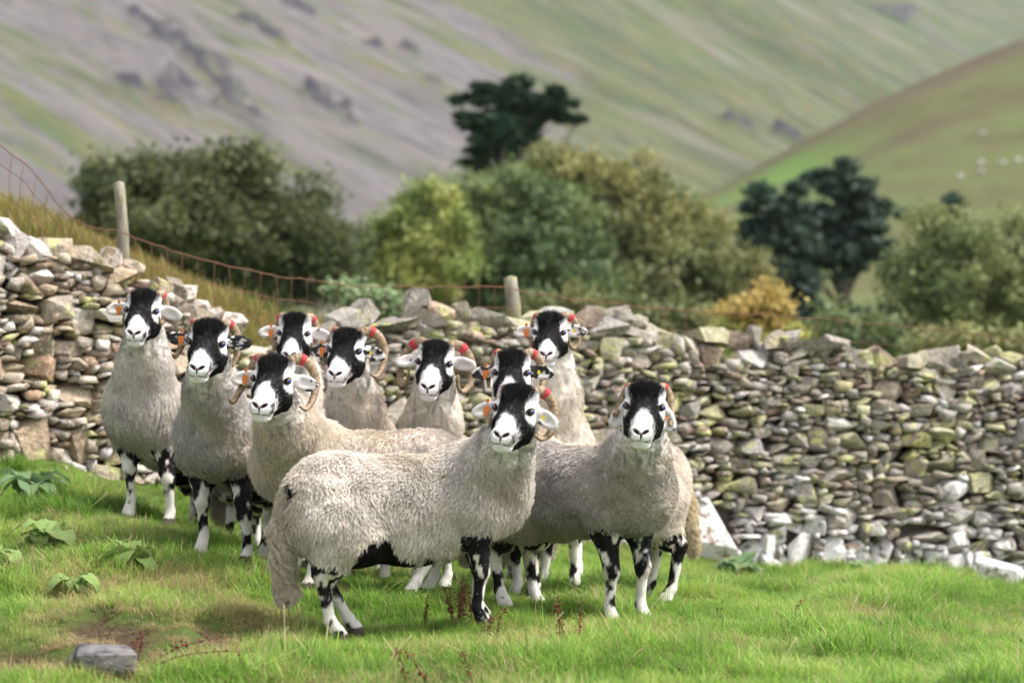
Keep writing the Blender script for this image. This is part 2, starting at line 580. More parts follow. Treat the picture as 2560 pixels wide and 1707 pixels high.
def rock_mesh(name, rng, npts=17, blocky=.55, worn=False):
    bm = bmesh.new()
    if not worn:
        for sx in (-1, 1):
            for sy in (-1, 1):
                for sz in (-1, 1):
                    bm.verts.new(np.array([sx, sy, sz]) * .5 * rng.uniform(1 - blocky * .9, 1.0, 3))
    else:
        for _ in range(9):
            v = rng.normal(size=3)
            v /= np.linalg.norm(v)
            bm.verts.new(v * (.45 + .55 / np.abs(v).max()) * .5 * rng.uniform(.85, 1.0))
    for _ in range(npts - 8):
        v = rng.uniform(-1, 1, 3)
        m = np.abs(v).max()
        bm.verts.new(v / m * .5 * rng.uniform(.80, 1.0))
    r = bmesh.ops.convex_hull(bm, input=bm.verts)
    bmesh.ops.delete(bm, geom=list({g for g in r['geom_interior'] + r['geom_unused'] if isinstance(g, bmesh.types.BMVert)}), context='VERTS')
    co = np.array([v.co for v in bm.verts])
    ext = co.max(0) - co.min(0)
    mid = (co.max(0) + co.min(0)) / 2
    for v in bm.verts:
        v.co = Vector((np.array(v.co) - mid) / ext)
    bmesh.ops.recalc_face_normals(bm, faces=bm.faces)
    me = bpy.data.meshes.new(name)
    bm.to_mesh(me)
    bm.free()
    return me

def stone_material(name, from_obj):
    t = NT(name)
    oi = t.n('ShaderNodeObjectInfo')
    if from_obj:
        base = oi.outputs['Color']
        wh = oi.outputs['Alpha']
    else:
        a = t.attr('col')
        base = a.outputs['Color']
        wh = a.outputs['Alpha']
    p = geo_pos(t)
    f = t.noise(p, 16, 5, .65)
    f2 = t.noise(p, 60, 4, .65)
    c = t.mix(1.0, base, t.ramp(f, [(.28, (.62, .60, .58)), (.5, (1.0, 1.0, 1.0)), (.72, (1.4, 1.38, 1.34))]), 'MULTIPLY')
    c = t.mix(t.math('MULTIPLY', t.rng(f2, .50, .66), .55), c, (.56, .53, .51))       # pale crust lichen specks
    l1 = t.noise(p, 5.5, 3, .5)
    l2 = t.noise(p, 21, 3, .6)
    yl = t.math('MULTIPLY', t.rng(l1, .55, .63), t.rng(l2, .44, .54))
    c = t.mix(t.math('MULTIPLY', yl, .85), c, (.50, .50, .21))                          # yellow-green lichen
    wl_ = t.math('MULTIPLY', t.rng(t.noise(p, 8, 3, .6), .38, .47), wh)
    c = t.mix(wl_, c, (.78, .74, .74))                                                  # white lichen crust
    ms = t.math('MULTIPLY', t.rng(t.noise(p, 3.0, 3), .60, .70), t.rng(l2, .45, .6))
    c = t.mix(t.math('MULTIPLY', ms, .7), c, (.085, .085, .025))                        # moss
    t.bump(t.math('ADD', f, t.math('MULTIPLY', f2, .5)), .9, .03)
    return t.fin(c, .9, .12)

def build_wall():
    rng = np.random.default_rng(7)
    pxs = np.linspace(-560, 3150, 1500)
    ds = wall_d(pxs)
    xs = (pxs - 1280) * ds / FPX
    u = np.concatenate([[0], np.cumsum(np.hypot(np.diff(xs), np.diff(ds)))])
    zb = gz(xs, ds, False) - .06
    zt = CAMZ - (np.interp(pxs, _tpx[:, 0], _tpx[:, 1]) - 853.5) * ds / FPX
    du = .0125
    ug = np.arange(0, u[-1], du)
    Vt = np.interp(ug, u, zt - zb)
    h = rng.uniform(-.02, .01, len(ug))
    pxg = np.interp(ug, u, pxs)
    stones = []          # u, v, w, hgt, tilt, cope
    done = np.zeros(len(ug), bool)
    guard = 0
    while guard < 30000:
        guard += 1
        open_ = h < Vt - .03
        if not open_.any(): break
        i = int(np.argmin(np.where(open_, h, 9)))
        a = i
        while a > 0 and abs(h[a - 1] - h[i]) < .02: a -= 1
        b = i
        while b < len(ug) - 1 and abs(h[b + 1] - h[i]) < .02: b += 1
        g = (b - a + 1) * du
        big = 1.0 if pxg[i] < 620 else 1.0
        if h[i] < .10:
            w = rng.uniform(.14, .40) * (1.6 if pxg[i] > 1650 else 1)
            hh = w * rng.uniform(.45, .75)
        else:
            w = rng.choice([rng.uniform(.042, .075), rng.uniform(.065, .125), rng.uniform(.125, .24)], p=[.42, .46, .12]) * big
            hh = np.clip(w * rng.uniform(.24, .62), .02, .13)
            if pxg[i] > 1600 and h[i] < .30:
                w, hh = w * 1.5, hh * 1.6
        if w > g or g - w < .04: w = g
        w = max(w, du)
        if w < .05: hh = min(hh, .035)
        hh = min(hh, w * 1.6 + .02)
        left = rng.random() < .5
        s = a if left else b + 1 - max(1, int(round(w / du)))
        n = max(1, int(round(w / du)))
        s = max(s, 0)
        e = min(s + n, len(ug))
        v0 = h[s:e].min()
        stones.append((ug[s] + w / 2, v0 + hh / 2, w, hh, rng.normal() * .16, 0))
        h[s:e] = h[s:e].max() + hh if (h[s:e].max() - v0) < .022 else v0 + hh
    uu = 0.0
    while uu < ug[-1] - .1:                      # big irregular cope stones along the top
        w = rng.choice([rng.uniform(.08, .16), rng.uniform(.15, .30)])
        hh = rng.uniform(.07, .15) * (1.0 if w > .2 else .8)
        k = min(int((uu + w / 2) / du), len(ug) - 1)
        sl = (Vt + np.interp(ug, u, zb))
        if 380 < pxg[k] < 980: w *= .6
        k2 = min(int((uu + w) / du), len(ug) - 1)
        k1 = min(int(uu / du), len(ug) - 1)
        tilt = np.clip(math.atan2(sl[k2] - sl[k1], w), -.5, .5) * .8 + rng.normal() * .16
        stones.append((uu + w / 2, h[max(0, k - 3):k + 4].mean() + hh * .38, w * 1.12, hh, tilt, 1))
        uu += w * rng.uniform(.78, .95)
    root = empty('dry_stone_wall', (0, 14.0, float(gz(0, 14.0))))
    tag(root, 'long lichen-spotted dry stone wall running behind the flock of sheep', 'stone wall')
    bw = Vector(root.location)
    var = [rock_mesh('stone', rng, int(rng.integers(11, 16)), rng.uniform(.55, .95), k % 2 == 0) for k in range(56)]
    mo = stone_material('wall_stone', True)
    mj = stone_material('wall_stone_small', False)
    for m in var: m.materials.append(mo)
    pal = np.array([(.29, .25, .205), (.36, .32, .27), (.25, .22, .185), (.31, .25, .19), (.40, .365, .325), (.29, .26, .19), (.31, .22, .165), (.44, .41, .38), (.38, .33, .26), (.33, .295, .255)])
    rec = []
    for (su, sv, w, hh, tilt, cope) in stones:
        px = np.interp(su, u, pxs)
        x = np.interp(su, u, xs)
        y = np.interp(su, u, ds)
        z = np.interp(su, u, zb) + sv
        k = min(max(int(np.searchsorted(u, su)), 1), len(u) - 1)
        yaw = math.atan2(ds[k] - ds[k - 1], xs[k] - xs[k - 1])
        dep = max(.16, min(.34, w * 1.1))
        off = sv * .09 + rng.normal() * .014 + dep * .30
        if cope: off = sv * .07 + .12
        cen = np.array([x - math.sin(yaw) * off, y + math.cos(yaw) * off, z])
        c = pal[rng.integers(len(pal))] * rng.uniform(.62, 1.12)
        if px < 620: c = c * np.array([1.16, 1.06, .93])
        wht = 0.0
        hrel = sv
        if px > 1550:
            wht = min(1, max(0, 1.5 - hrel / .36)) * (rng.random() < .8) + .8 * (rng.random() < .03) * (1 - cope)
        elif px < 620:
            wht = .45 * (rng.random() < .25)
        if px > 1150 and sv > .45 and rng.random() < .20: c = c * .5 + np.array([.44, .43, .21]) * .5
        rec.append((w * hh * (1 if -60 < px < 2620 else .05), cen, (w * 1.22, dep, hh * 1.32), (rng.normal() * .10, -tilt, yaw + rng.normal() * .22), c, min(wht, 1)))
    rec.sort(key=lambda r: -r[0])
    J = MB()
    cols = []
    for n_, (_, cen, sc, rot, c, wht) in enumerate(rec):
        me = var[rng.integers(len(var))] if sc[0] < .2 else var[2 * rng.integers(len(var) // 2)]
        flip = rng.integers(0, 2) * math.pi
        M = Matrix.Translation(Vector(cen) - bw) @ Euler(rot).to_matrix().to_4x4() @ Matrix.Rotation(flip, 4, 'Z') @ Matrix.Diagonal((*sc, 1))
        if n_ < 300:
            o = bpy.data.objects.new('stone', me)
            COL.objects.link(o)
            o.parent = root
            o.matrix_local = M
            o.color = (*c, wht)
        else:
            co = np.array([M @ v.co for v in me.vertices])
            F = np.array([p.vertices[:] for p in me.polygons])
            J.add(co, F)
            cols.append(np.repeat(np.array([[*c, wht]]), len(co), 0))
    jm = J.mesh('small_stones')
    a = jm.attributes.new('col', 'FLOAT_COLOR', 'POINT')
    a.data.foreach_set('color', np.vstack(cols).astype(np.float32).ravel())
    o = link('small_stones', jm, mj, root)
    tag(o, kind='stuff')
    # rubble heart of the wall behind the face stones
    st = slice(0, None, 12)
    fx, fy, fb, ft = xs[st], ds[st], zb[st], zt[st] - .10
    top = np.maximum(ft, fb + .1)
    rows = []
    for k in range(len(fx)):
        j = min(k + 1, len(fx) - 1)
        i0 = max(j - 1, 0)
        yaw = math.atan2(fy[j] - fy[i0], fx[j] - fx[i0])
        nx_, ny_ = -math.sin(yaw), math.cos(yaw)
        hgt = top[k] - fb[k]
        o1, o2 = .13, .13 + hgt * .09
        rows.append([(fx[k] + nx_ * o1, fy[k] + ny_ * o1, fb[k] - .2), (fx[k] + nx_ * o2, fy[k] + ny_ * o2, top[k]), (fx[k] + nx_ * (o2 + .22), fy[k] + ny_ * (o2 + .22), top[k]), (fx[k] + nx_ * .5, fy[k] + ny_ * .5, fb[k] - .2)])
    V = np.array(rows).reshape(-1, 3) - np.array(bw)
    n = len(fx)
    F = [[k * 4 + q, (k + 1) * 4 + q, (k + 1) * 4 + (q + 1) % 4, k * 4 + (q + 1) % 4] for k in range(n - 1) for q in range(4)]
    F += [[0, 1, 2, 3], [(n - 1) * 4 + q for q in (3, 2, 1, 0)]]
    link('rubble_core', mesh_np('rubble_core', V, np.array(F)), mat_simple('wall_core', (.15, .13, .105), .95, .05, .4, 30), root)

# ------------------------------------------------------------------ sheep
def sd_cap(p, a, b, ra, rb):
    a = np.asarray(a, float); b = np.asarray(b, float)
    ab = b - a
    t = np.clip(((p - a) @ ab) / (ab @ ab + 1e-12), 0, 1)
    return np.linalg.norm(p - (a + t[..., None] * ab), axis=-1) - (ra + (rb - ra) * t)

def sd_ell(p, c, r, Rm=None):
    q = p - np.asarray(c, float)
    if Rm is not None: q = q @ Rm
    r = np.asarray(r, float)
    k0 = np.linalg.norm(q / r, axis=-1)
    k1 = np.linalg.norm(q / (r * r), axis=-1) + 1e-9
    return k0 * (k0 - 1) / k1

def smin(a, b, k):
    h = np.clip(.5 + .5 * (b - a) / k, 0, 1)
    return b * (1 - h) + a * h - k * h * (1 - h)

class Prim:
    def __init__(s, zone, k, kind, *a, op='+'):
        s.zone, s.k, s.kind, s.a, s.op = zone, k, kind, a, op
        if kind == 'cap':
            A, B, ra, rb = np.asarray(a[0]), np.asarray(a[1]), a[2], a[3]
            s.lo = np.minimum(A - ra, B - rb)
            s.hi = np.maximum(A + ra, B + rb)
        else:
            c, r = np.asarray(a[0]), np.max(a[1])
            if len(a) < 3 or a[2] is None:
                r = np.asarray(a[1])
            s.lo, s.hi = c - r, c + r
    def ev(s, p):
        return sd_cap(p, *s.a) if s.kind == 'cap' else sd_ell(p, *s.a)

def surface_nets(D, ax):
    S = D < 0
    nx, ny, nz = D.shape
    c = [S[:-1, :-1, :-1], S[1:, :-1, :-1], S[:-1, 1:, :-1], S[1:, 1:, :-1], S[:-1, :-1, 1:], S[1:, :-1, 1:], S[:-1, 1:, 1:], S[1:, 1:, 1:]]
    cnt = sum(x.astype(np.int8) for x in c)
    mixed = (cnt > 0) & (cnt < 8)
    idx = -np.ones(mixed.shape, np.int64)
    I = np.argwhere(mixed)
    idx[mixed] = np.arange(len(I))
    acc = np.zeros((len(I), 3))
    num = np.zeros(len(I))
    corners = [(0, 0, 0), (1, 0, 0), (0, 1, 0), (1, 1, 0), (0, 0, 1), (1, 0, 1), (0, 1, 1), (1, 1, 1)]
    vals = [D[I[:, 0] + a, I[:, 1] + b, I[:, 2] + e] for a, b, e in corners]
    for i in range(8):
        for j in range(i + 1, 8):
            df = np.subtract(corners[j], corners[i])
            if np.abs(df).sum() != 1: continue
            a, b = vals[i], vals[j]
            m = (a < 0) != (b < 0)
            t = np.where(m, a / np.where(m, a - b, 1), 0)
            acc += np.where(m[:, None], np.array(corners[i]) + t[:, None] * df, 0)
            num += m
    q = I + acc / num[:, None]
    V = np.stack([np.interp(q[:, k], np.arange(len(ax[k])), ax[k]) for k in range(3)], -1)
    quads = []
    for axis in range(3):
        sl0 = [slice(None)] * 3; sl1 = [slice(None)] * 3
        sl0[axis] = slice(0, -1); sl1[axis] = slice(1, None)
        o1, o2 = [k for k in range(3) if k != axis]
        cr = S[tuple(sl0)] != S[tuple(sl1)]
        E = np.argwhere(cr)
        ok = (E[:, o1] > 0) & (E[:, o2] > 0) & (E[:, o1] < D.shape[o1] - 1) & (E[:, o2] < D.shape[o2] - 1)
        E = E[ok]
        ins = S[tuple(E.T)]
        def cell(d1, d2):
            C = E.copy()
            C[:, o1] -= d1; C[:, o2] -= d2
            return idx[tuple(C.T)]
        Q = np.stack([cell(0, 0), cell(1, 0), cell(1, 1), cell(0, 1)], -1)
        fl = ins if axis != 1 else ~ins
        Q[~fl] = Q[~fl][:, ::-1]
        quads.append(Q)
    Q = np.vstack(quads)
    Q = Q[(Q >= 0).all(1)]
    return V, Q

HAIR = {}
def make_hair(name, roots, nrm, flow, length, col, rad, parent, mat, k=5, lift=.6, curl=0.0, freq=1.5, clump=0, clump_w=.6, rng=None, wavy=0.0):
    n = len(roots)
    t = np.linspace(0, 1, k)
    L = length[:, None, None]
    tt = t[None, :, None]
    pos = roots[:, None] + L * (lift * nrm[:, None] * (tt - .25 * tt ** 2) + flow[:, None] * (tt ** 1.25))
    if clump:
        ci = rng.choice(n, min(clump, n), replace=False)
        kd = KDTree(len(ci))
        for q, i in enumerate(ci): kd.insert(roots[i], q)
        kd.balance()
        own = np.array([kd.find(r)[1] for r in roots])
        ph = rng.uniform(0, 6.28, len(ci))[own][:, None]
        fr = (freq * rng.uniform(.7, 1.35, len(ci)))[own][:, None]
    else:
        ph = rng.uniform(0, 6.28, n)[:, None]
        fr = np.full((n, 1), freq)
    if np.any(curl):
        d = flow + nrm * .4
        b1 = np.cross(d, nrm)
        b1 /= np.linalg.norm(b1, axis=1, keepdims=True) + 1e-9
        b2 = np.cross(d, b1)
        b2 /= np.linalg.norm(b2, axis=1, keepdims=True) + 1e-9
        s = 6.283 * fr * t[None] + ph
        amp = np.asarray(curl, float).reshape(-1, 1) * np.minimum(1, t * 2.2)[None]
        pos += (amp * np.sin(s))[..., None] * b1[:, None] + (amp * .7 * np.cos(s))[..., None] * b2[:, None]
    if clump:
        cp = pos[ci][own]
        w = (clump_w * t ** .8)[None, :, None]
        pos = pos * (1 - w) + cp * w
    hc = bpy.data.hair_curves.new(name)
    hc.add_curves([k] * n)
    hc.attributes['position'].data.foreach_set('vector', np.ascontiguousarray(pos, np.float32).ravel())
    rr = np.broadcast_to(np.asarray(rad, float).reshape(-1, 1), (n, 1)) * (1 - .75 * t[None] ** 1.5)
    ra = hc.attributes.get('radius') or hc.attributes.new('radius', 'FLOAT', 'POINT')
    ra.data.foreach_set('value', np.ascontiguousarray(rr, np.float32).ravel())
    ca = hc.attributes.new('col', 'FLOAT_COLOR', 'CURVE')
    c4 = np.ones((n, 4), np.float32)
    c4[:, :3] = col
    ca.data.foreach_set('color', c4.ravel())
    hc.materials.append(mat)
    o = bpy.data.objects.new(name, hc)
    COL.objects.link(o)
    o.parent = parent
    return o

MAT = {}
FEET = []
def init_sheep_mats():
    MAT['skin'] = mat_attr('sheep_skin', .9, .1)
    MAT['hair'] = mat_hair('sheep_hair')
    t = NT('horn')
    tc = t.n('ShaderNodeTexCoord').outputs['Object']
    c = t.ramp(t.noise(tc, 55, 4), [(.3, (.10, .065, .038)), (.55, (.26, .18, .105)), (.8, (.42, .32, .20))])
    t.bump(t.noise(tc, 120, 3), .4, .004)
    MAT['horn'] = t.fin(c, .5, .35)
    MAT['band'] = mat_simple('red_tape', (.42, .045, .055), .65, .15, .35, 70)
    MAT['eye'] = mat_simple('eye_dark', (.012, .009, .007), .3, .3, .1)
    MAT['iris'] = mat_simple('eye_amber', (.13, .065, .018), .3, .3, .3, 200)
    MAT['pupil'] = mat_simple('eye_shine', (.020, .040, .19), .25, .4, .2)  # blue of the reflected eye shine painted into the pupil colour
    MAT['orange'] = mat_simple('orange_plastic', (.62, .17, .03), .45, .4, .12)
    MAT['yellow'] = mat_simple('yellow_plastic', (.62, .52, .03), .45, .4, .12)

HORNS = {   # control points of a right-hand horn in the head frame (x out, y forward, z up)
    'big': [(.040, -.030, .080), (.078, -.052, .098), (.118, -.074, .072), (.140, -.076, .018), (.142, -.048, -.040), (.132, -.006, -.078), (.116, .022, -.072)],
    'hook': [(.040, -.030, .080), (.085, -.050, .092), (.130, -.066, .052), (.152, -.060, -.004), (.150, -.030, -.070), (.126, .006, -.100), (.108, .030, -.074), (.106, .040, -.030)],
    'mid': [(.040, -.030, .080), (.074, -.052, .092), (.106, -.072, .062), (.122, -.070, .012), (.122, -.042, -.040), (.104, -.006, -.066), (.084, .016, -.056)],
    'small': [(.040, -.030, .080), (.066, -.056, .084), (.084, -.070, .052), (.090, -.058, .008), (.088, -.022, -.034), (.082, .012, -.044), (.078, .026, -.014)],
    'down': [(.040, -.030, .080), (.070, -.054, .088), (.094, -.066, .056), (.106, -.054, .010), (.108, -.028, -.034), (.104, -.002, -.066)],
    'out': [(.040, -.030, .080), (.074, -.050, .088), (.104, -.058, .052), (.122, -.046, .000), (.138, -.024, -.050), (.150, .002, -.088), (.160, .020, -.074)],
}
def horn_curve(kind, size):
    c = np.array(HORNS[kind])
    return c[0] + (c - c[0]) * size

def horn_mesh(kind, size, name):
    c = horn_curve(kind, size)
    c = catmull(c, 70)
    t = np.linspace(0, 1, len(c))
    r = .0215 * (.55 + .45 * size) * (1 - .72 * t ** 1.25) * (1 - .2 * sstep(.92, 1, t)) + .001
    rib = 1 + .07 * np.sin(t * 2 * np.pi * 20) * (1 - t * .6)
    V, F = tube(c, r * rib, 10, True, .82)
    i0, i1 = 12, 17
    Vb, Fb = tube(c[i0:i1], r[i0:i1] * 1.05 + .0008, 12, True, .84)
    return mesh_np(name, V, F, True), mesh_np('horn_band', Vb, Fb, True)

def eye_parts():
    def cap(r, ang, seg=14, rings=5, lift=1.0):
        V = [(0, r * lift, 0)]
        for i in range(1, rings + 1):
            a = ang * i / rings
            for j in range(seg):
                b = 2 * math.pi * j / seg
                V.append((math.sin(a) * math.cos(b) * r * lift, math.cos(a) * r * lift, math.sin(a) * math.sin(b) * r * lift))
        V = np.array(V)
        T = [(0, 1 + (j + 1) % seg, 1 + j) for j in range(seg)]
        Q = [(1 + (i - 1) * seg + j, 1 + (i - 1) * seg + (j + 1) % seg, 1 + i * seg + (j + 1) % seg, 1 + i * seg + j) for i in range(1, rings) for j in range(seg)]
        return V, [np.array(T), np.array(Q)]
    HAIR['eyeball'] = mesh_np('eye', *cap(.0128, math.pi, rings=9), True)
    HAIR['iris'] = mesh_np('iris', *cap(.0128, math.radians(52), lift=1.03), True)
    V, F = cap(.0128, math.radians(30), lift=1.06)
    V = V * np.array([1.35, 1, .95])
    HAIR['pupil'] = mesh_np('pupil', V, F, True)
    for k, m in (('eyeball', 'eye'), ('iris', 'iris'), ('pupil', 'pupil')):
        HAIR[k].materials.append(MAT[m])

def tag_mesh(w, h, pointed, name):
    """flat ear tag plate with rounded shoulders, thickness 2.5 mm"""
    if pointed:
        o = [(-.5, .5), (-.3, .62), (.3, .62), (.5, .5), (.46, .1), (.12, -.5), (-.12, -.5), (-.46, .1)]
    else:
        o = [(math.cos(a) * .5, math.sin(a) * .5) for a in np.linspace(0, 2 * np.pi, 10, endpoint=False)]
    n = len(o)
    V = [(x * w, .0013, z * h) for x, z in o] + [(x * w, -.0013, z * h) for x, z in o]
    me = bpy.data.meshes.new(name)
    me.from_pydata(V, [], [list(range(n))[::-1], list(range(n, 2 * n))] + [[i, (i + 1) % n, n + (i + 1) % n, n + i] for i in range(n)])
    me.update()
    return me

def sheep(cfg):
    rng = np.random.default_rng(cfg['seed'])
    s = cfg.get('s', 1.0)
    hd = R(cfg['heading'])
    F2 = np.array([math.cos(hd), math.sin(hd)])
    L2 = np.array([-F2[1], F2[0]])
    bx, by = (cfg['px'] - 1280) * cfg['d'] / FPX, cfg['d']
    feet_l = {}
    base_feet = {'fl': (.255, .088), 'fr': (.265, -.088), 'hl': (-.36, .095), 'hr': (-.35, -.095)}
    zs = []
    for k, (fx, fy) in base_feet.items():
        ox, oy = cfg.get('feet', {}).get(k, (0, 0))
        fx, fy = fx * s + ox, fy * s + oy
        w = np.array([bx, by]) + F2 * fx + L2 * fy
        z = float(gz(w[0], w[1]))
        feet_l[k] = [fx, fy, z]
        FEET.append((w[0], w[1]))
        zs.append(z)
    bz = float(np.mean(zs)) + cfg.get('dz', 0)
    for k in feet_l: feet_l[k][2] -= bz
    zf = (feet_l['fl'][2] + feet_l['fr'][2]) / 2
    zh = (feet_l['hl'][2] + feet_l['hr'][2]) / 2
    tilt = (zf - zh) / (.61 * s)
    def loc(w):
        q = np.array([w[0] - bx, w[1] - by])
        return np.array([q @ F2, q @ L2, w[2] - bz])
    def up(x, y, z):
        return np.array([x * s, y * s, z * s + tilt * x * s * .9])
    # ---- head frame
    hw = P(*cfg['head'])
    ho = loc(hw)
    yaw = R(cfg.get('yaw', 0))        # + = nose to image right
    pit = R(cfg.get('pitch', 0))
    rol = R(cfg.get('roll', 0))
    Rw = Matrix.Rotation(yaw, 3, 'Z') @ Matrix.Rotation(pit, 3, 'X') @ Matrix.Rotation(rol, 3, 'Y')
    # head axes in world: facing camera means forward = -Y world, right(image right) = +X
    Hb = Matrix(((1, 0, 0), (0, -1, 0), (0, 0, 1)))          # columns: x_h->+X, y_h->-Y, z_h->+Z (mirrors, so horn meshes keep image sides)
    Hw = np.array(Rw) @ np.array(Hb)
    Wl = np.array([[F2[0], F2[1], 0], [L2[0], L2[1], 0], [0, 0, 1]])
    Hl = Wl @ Hw                                               # head -> local
    hs = cfg.get('hs', 1.0)
    def H(x, y, z):
        return ho + Hl @ (np.array([x, y, z]) * hs)
    pr = []
    def cap(zone, k, a, b, ra, rb, op='+'): pr.append(Prim(zone, k, 'cap', np.asarray(a, float), np.asarray(b, float), ra, rb, op=op))
    def ell(zone, k, c, r, Rm=None, op='+'): pr.append(Prim(zone, k, 'ell', np.asarray(c, float), np.asarray(r, float), Rm, op=op))
    W, LG, HD, ER = 0, 1, 2, 3
    fat = cfg.get('fat', 1.0)
    # trunk
    ell(W, .05, up(-.285, 0, .488), np.array([.20, .165 * fat, .200]) * s)
    ell(W, .05, up(-.34, 0, .545), np.array([.12, .12, .125]) * s)
    dp = cfg.get('deep', 0)
    ell(W, .08, up(-.02, 0, .488 - dp / 2), np.array([.34, .172 * fat, .178 + dp / 2]) * s)
    ell(W, .07, up(.24, 0, .522), np.array([.20, .162 * fat, .165]) * s)
    ell(W, .06, up(.34, 0, .50), np.array([.12, .115, .125]) * s)
    # neck
    n0 = up(.27, 0, .535)
    n2_ = H(0, -.045, -.035)
    n1 = n0 * .42 + n2_ * .58 + np.array([0, 0, -.02])
    cap(W, .09, n0, n1, .140 * s, .106 * s)
    cap(W, .06, n1, n2_, .106 * s, .078 * s)
    cap(W, .06, up(.33, 0, .49), H(0, -.045, -.09), .110 * s, .052 * s)
    # tail
    tl = cfg.get('tail', (.02, 0))
    tr_ = cfg.get('tailr', 1.0)
    t0, t1, t2 = up(-.455, 0, .55), up(-.492, tl[1] * .5, .42), up(-.468 - tl[0], tl[1], cfg.get('tailz', .19))
    cap(W, .03, t0, t1, .034 * s * tr_, .036 * s * tr_)
    cap(W, .02, t1, t2, .036 * s * tr_, .040 * s * tr_)
    # thighs
    for sd, key in ((1, 'hl'), (-1, 'hr')):
        f = np.array(feet_l[key])
        hip = up(-.27, .085 * sd, .45)
        stf = up(-.22, .100 * sd, .37)
        hock = np.array([min(f[0] - .05 * s, -.33 * s), f[1], f[2] + .255 * s])
        gask = (stf * .30 + hock * .70)
        cap(W, .05, hip, stf, .125 * s, .095 * s)
        cap(W, .04, up(-.31, .085 * sd, .42), gask, .115 * s, .060 * s)
        cap(LG, .03, gask, hock, .052 * s, .034 * s)
        fet = np.array([f[0] - .012, f[1], f[2] + .075 * s])
        cap(LG, .015, hock, fet, .028 * s, .0190 * s)
        cap(LG, .012, fet, f + np.array([.018, 0, .03]), .023 * s, .026 * s)
        cap(LG, .008, f + np.array([.014, 0, .03]), f + np.array([.026, 0, .012]), .027 * s, .030 * s)
    for sd, key in ((1, 'fl'), (-1, 'fr')):
        f = np.array(feet_l[key])
        sh = up(.245, .085 * sd, .43)
        elb = up(.238, .090 * sd, .365)
        knee = np.array([f[0] * .8 + .2 * .245 * s + .012, f[1] * .9 + .1 * .09 * sd, f[2] + .215 * s])
        cap(W, .05, sh, elb, .092 * s, .058 * s)
        cap(LG, .03, elb, knee, .050 * s, .030 * s)
        ell(LG, .015, knee, np.array([.030, .029, .036]) * s)
        fet = np.array([f[0] - .006, f[1], f[2] + .075 * s])
        cap(LG, .015, knee, fet, .024 * s, .0180 * s)
        cap(LG, .012, fet, f + np.array([.014, 0, .03]), .022 * s, .025 * s)
        cap(LG, .008, f + np.array([.012, 0, .03]), f + np.array([.024, 0, .012]), .026 * s, .030 * s)
    # head
    Rh = Hl
    def he(z, k, c, r, rx=0.0, rz=0.0, ry=0.0, op='+'):
        M = np.array(Matrix.Rotation(rz, 3, 'Z') @ Matrix.Rotation(ry, 3, 'Y') @ Matrix.Rotation(rx, 3, 'X'))
        ell(z, k * hs, H(*c), np.array(r) * hs, Rh @ M, op)
    def hc(z, k, a, b, ra, rb, op='+'): cap(z, k * hs, H(*a), H(*b), ra * hs, rb * hs, op)
    he(HD, .03, (0, -.012, .012), (.066, .080, .066))
    he(HD, .03, (0, -.008, .046), (.067, .055, .052))
    hc(HD, .03, (0, .030, .010), (0, .118, -.082), .054, .038)
    hc(HD, .03, (0, .0, -.045), (0, .100, -.112), .050, .031)
    for sx in (1, -1):
        he(HD, .02, (sx * .046, .012, -.034), (.030, .048, .050))
        he(HD, .012, (sx * .058, .022, .026), (.018, .026, .014))
        he(HD, .01, (sx * .021, .134, -.088), (.022, .020, .020))
    he(HD, .02, (0, .120, -.100), (.043, .042, .034), rx=-.5)
    he(HD, .012, (0, .112, -.131), (.034, .032, .018), rx=-.35)
    # nostrils, mouth line
    for sx in (1, -1):
        he(HD, .004, (sx * .0185, .158, -.086), (.0145, .012, .0065), ry=sx * -.55, op='-')
        he(HD, .003, (sx * .023, .140, -.1235), (.024, .026, .0018), ry=sx * .16, op='-')
    he(HD, .003, (0, .158, -.106), (.0025, .012, .014), op='-')
    # eye sockets
    for sx in (1, -1):
        he(HD, .006, (sx * .070, .042, .010), (.012, .012, .010), op='-')
    # ears
    ea = cfg.get('ears', ((-8, 0), (-8, 0)))
    for sx, (droop, tw) in ((1, ea[1]), (-1, ea[0])):
        d_, w_ = R(droop), R(tw)
        ex = np.array([sx * math.cos(d_), .10, math.sin(d_)])
        ex /= np.linalg.norm(ex)
        b = np.array([sx * .062, -.028, .022])
        c = b + ex * .056
        nrm_ = np.array([.0, math.cos(w_), math.sin(w_)])
        nrm_ -= ex * (nrm_ @ ex); nrm_ /= np.linalg.norm(nrm_)
        Re = np.stack([ex, nrm_, np.cross(ex, nrm_)], 1)
        ell(ER, .012 * hs, H(*c), np.array([.056, .013, .030]) * hs, Rh @ Re)
        ell(ER, .006 * hs, H(*(c + nrm_ * .014 + ex * .002)), np.array([.044, .012, .019]) * hs, Rh @ Re, op='-')
        cap(ER, .012 * hs, H(*b), H(*(b + ex * .02)), .019 * hs, .016 * hs)
    # ---- grid
    lo = np.min([p.lo for p in pr], 0) - .03
    hi = np.max([p.hi for p in pr], 0) + .03
    hl_ = np.min([p.lo for p in pr if p.zone in (HD, ER)], 0) - .01
    hh_ = np.max([p.hi for p in pr if p.zone in (HD, ER)], 0) + .01
    g = cfg.get('grid', .0105)
    gh = cfg.get('hgrid', .0048)
    ax = []
    for k in range(3):
        q = []
        if hl_[k] > lo[k]: q.append(np.arange(lo[k], hl_[k], g))
        q.append(np.arange(max(hl_[k], lo[k]), hh_[k], gh))
        if hi[k] > hh_[k]: q.append(np.arange(hh_[k], hi[k] + g, g))
        a_ = np.concatenate(q)
        ax.append(a_[np.concatenate([[True], np.diff(a_) > 1e-4])])
    D = np.full([len(a_) for a_ in ax], .25, np.float32)
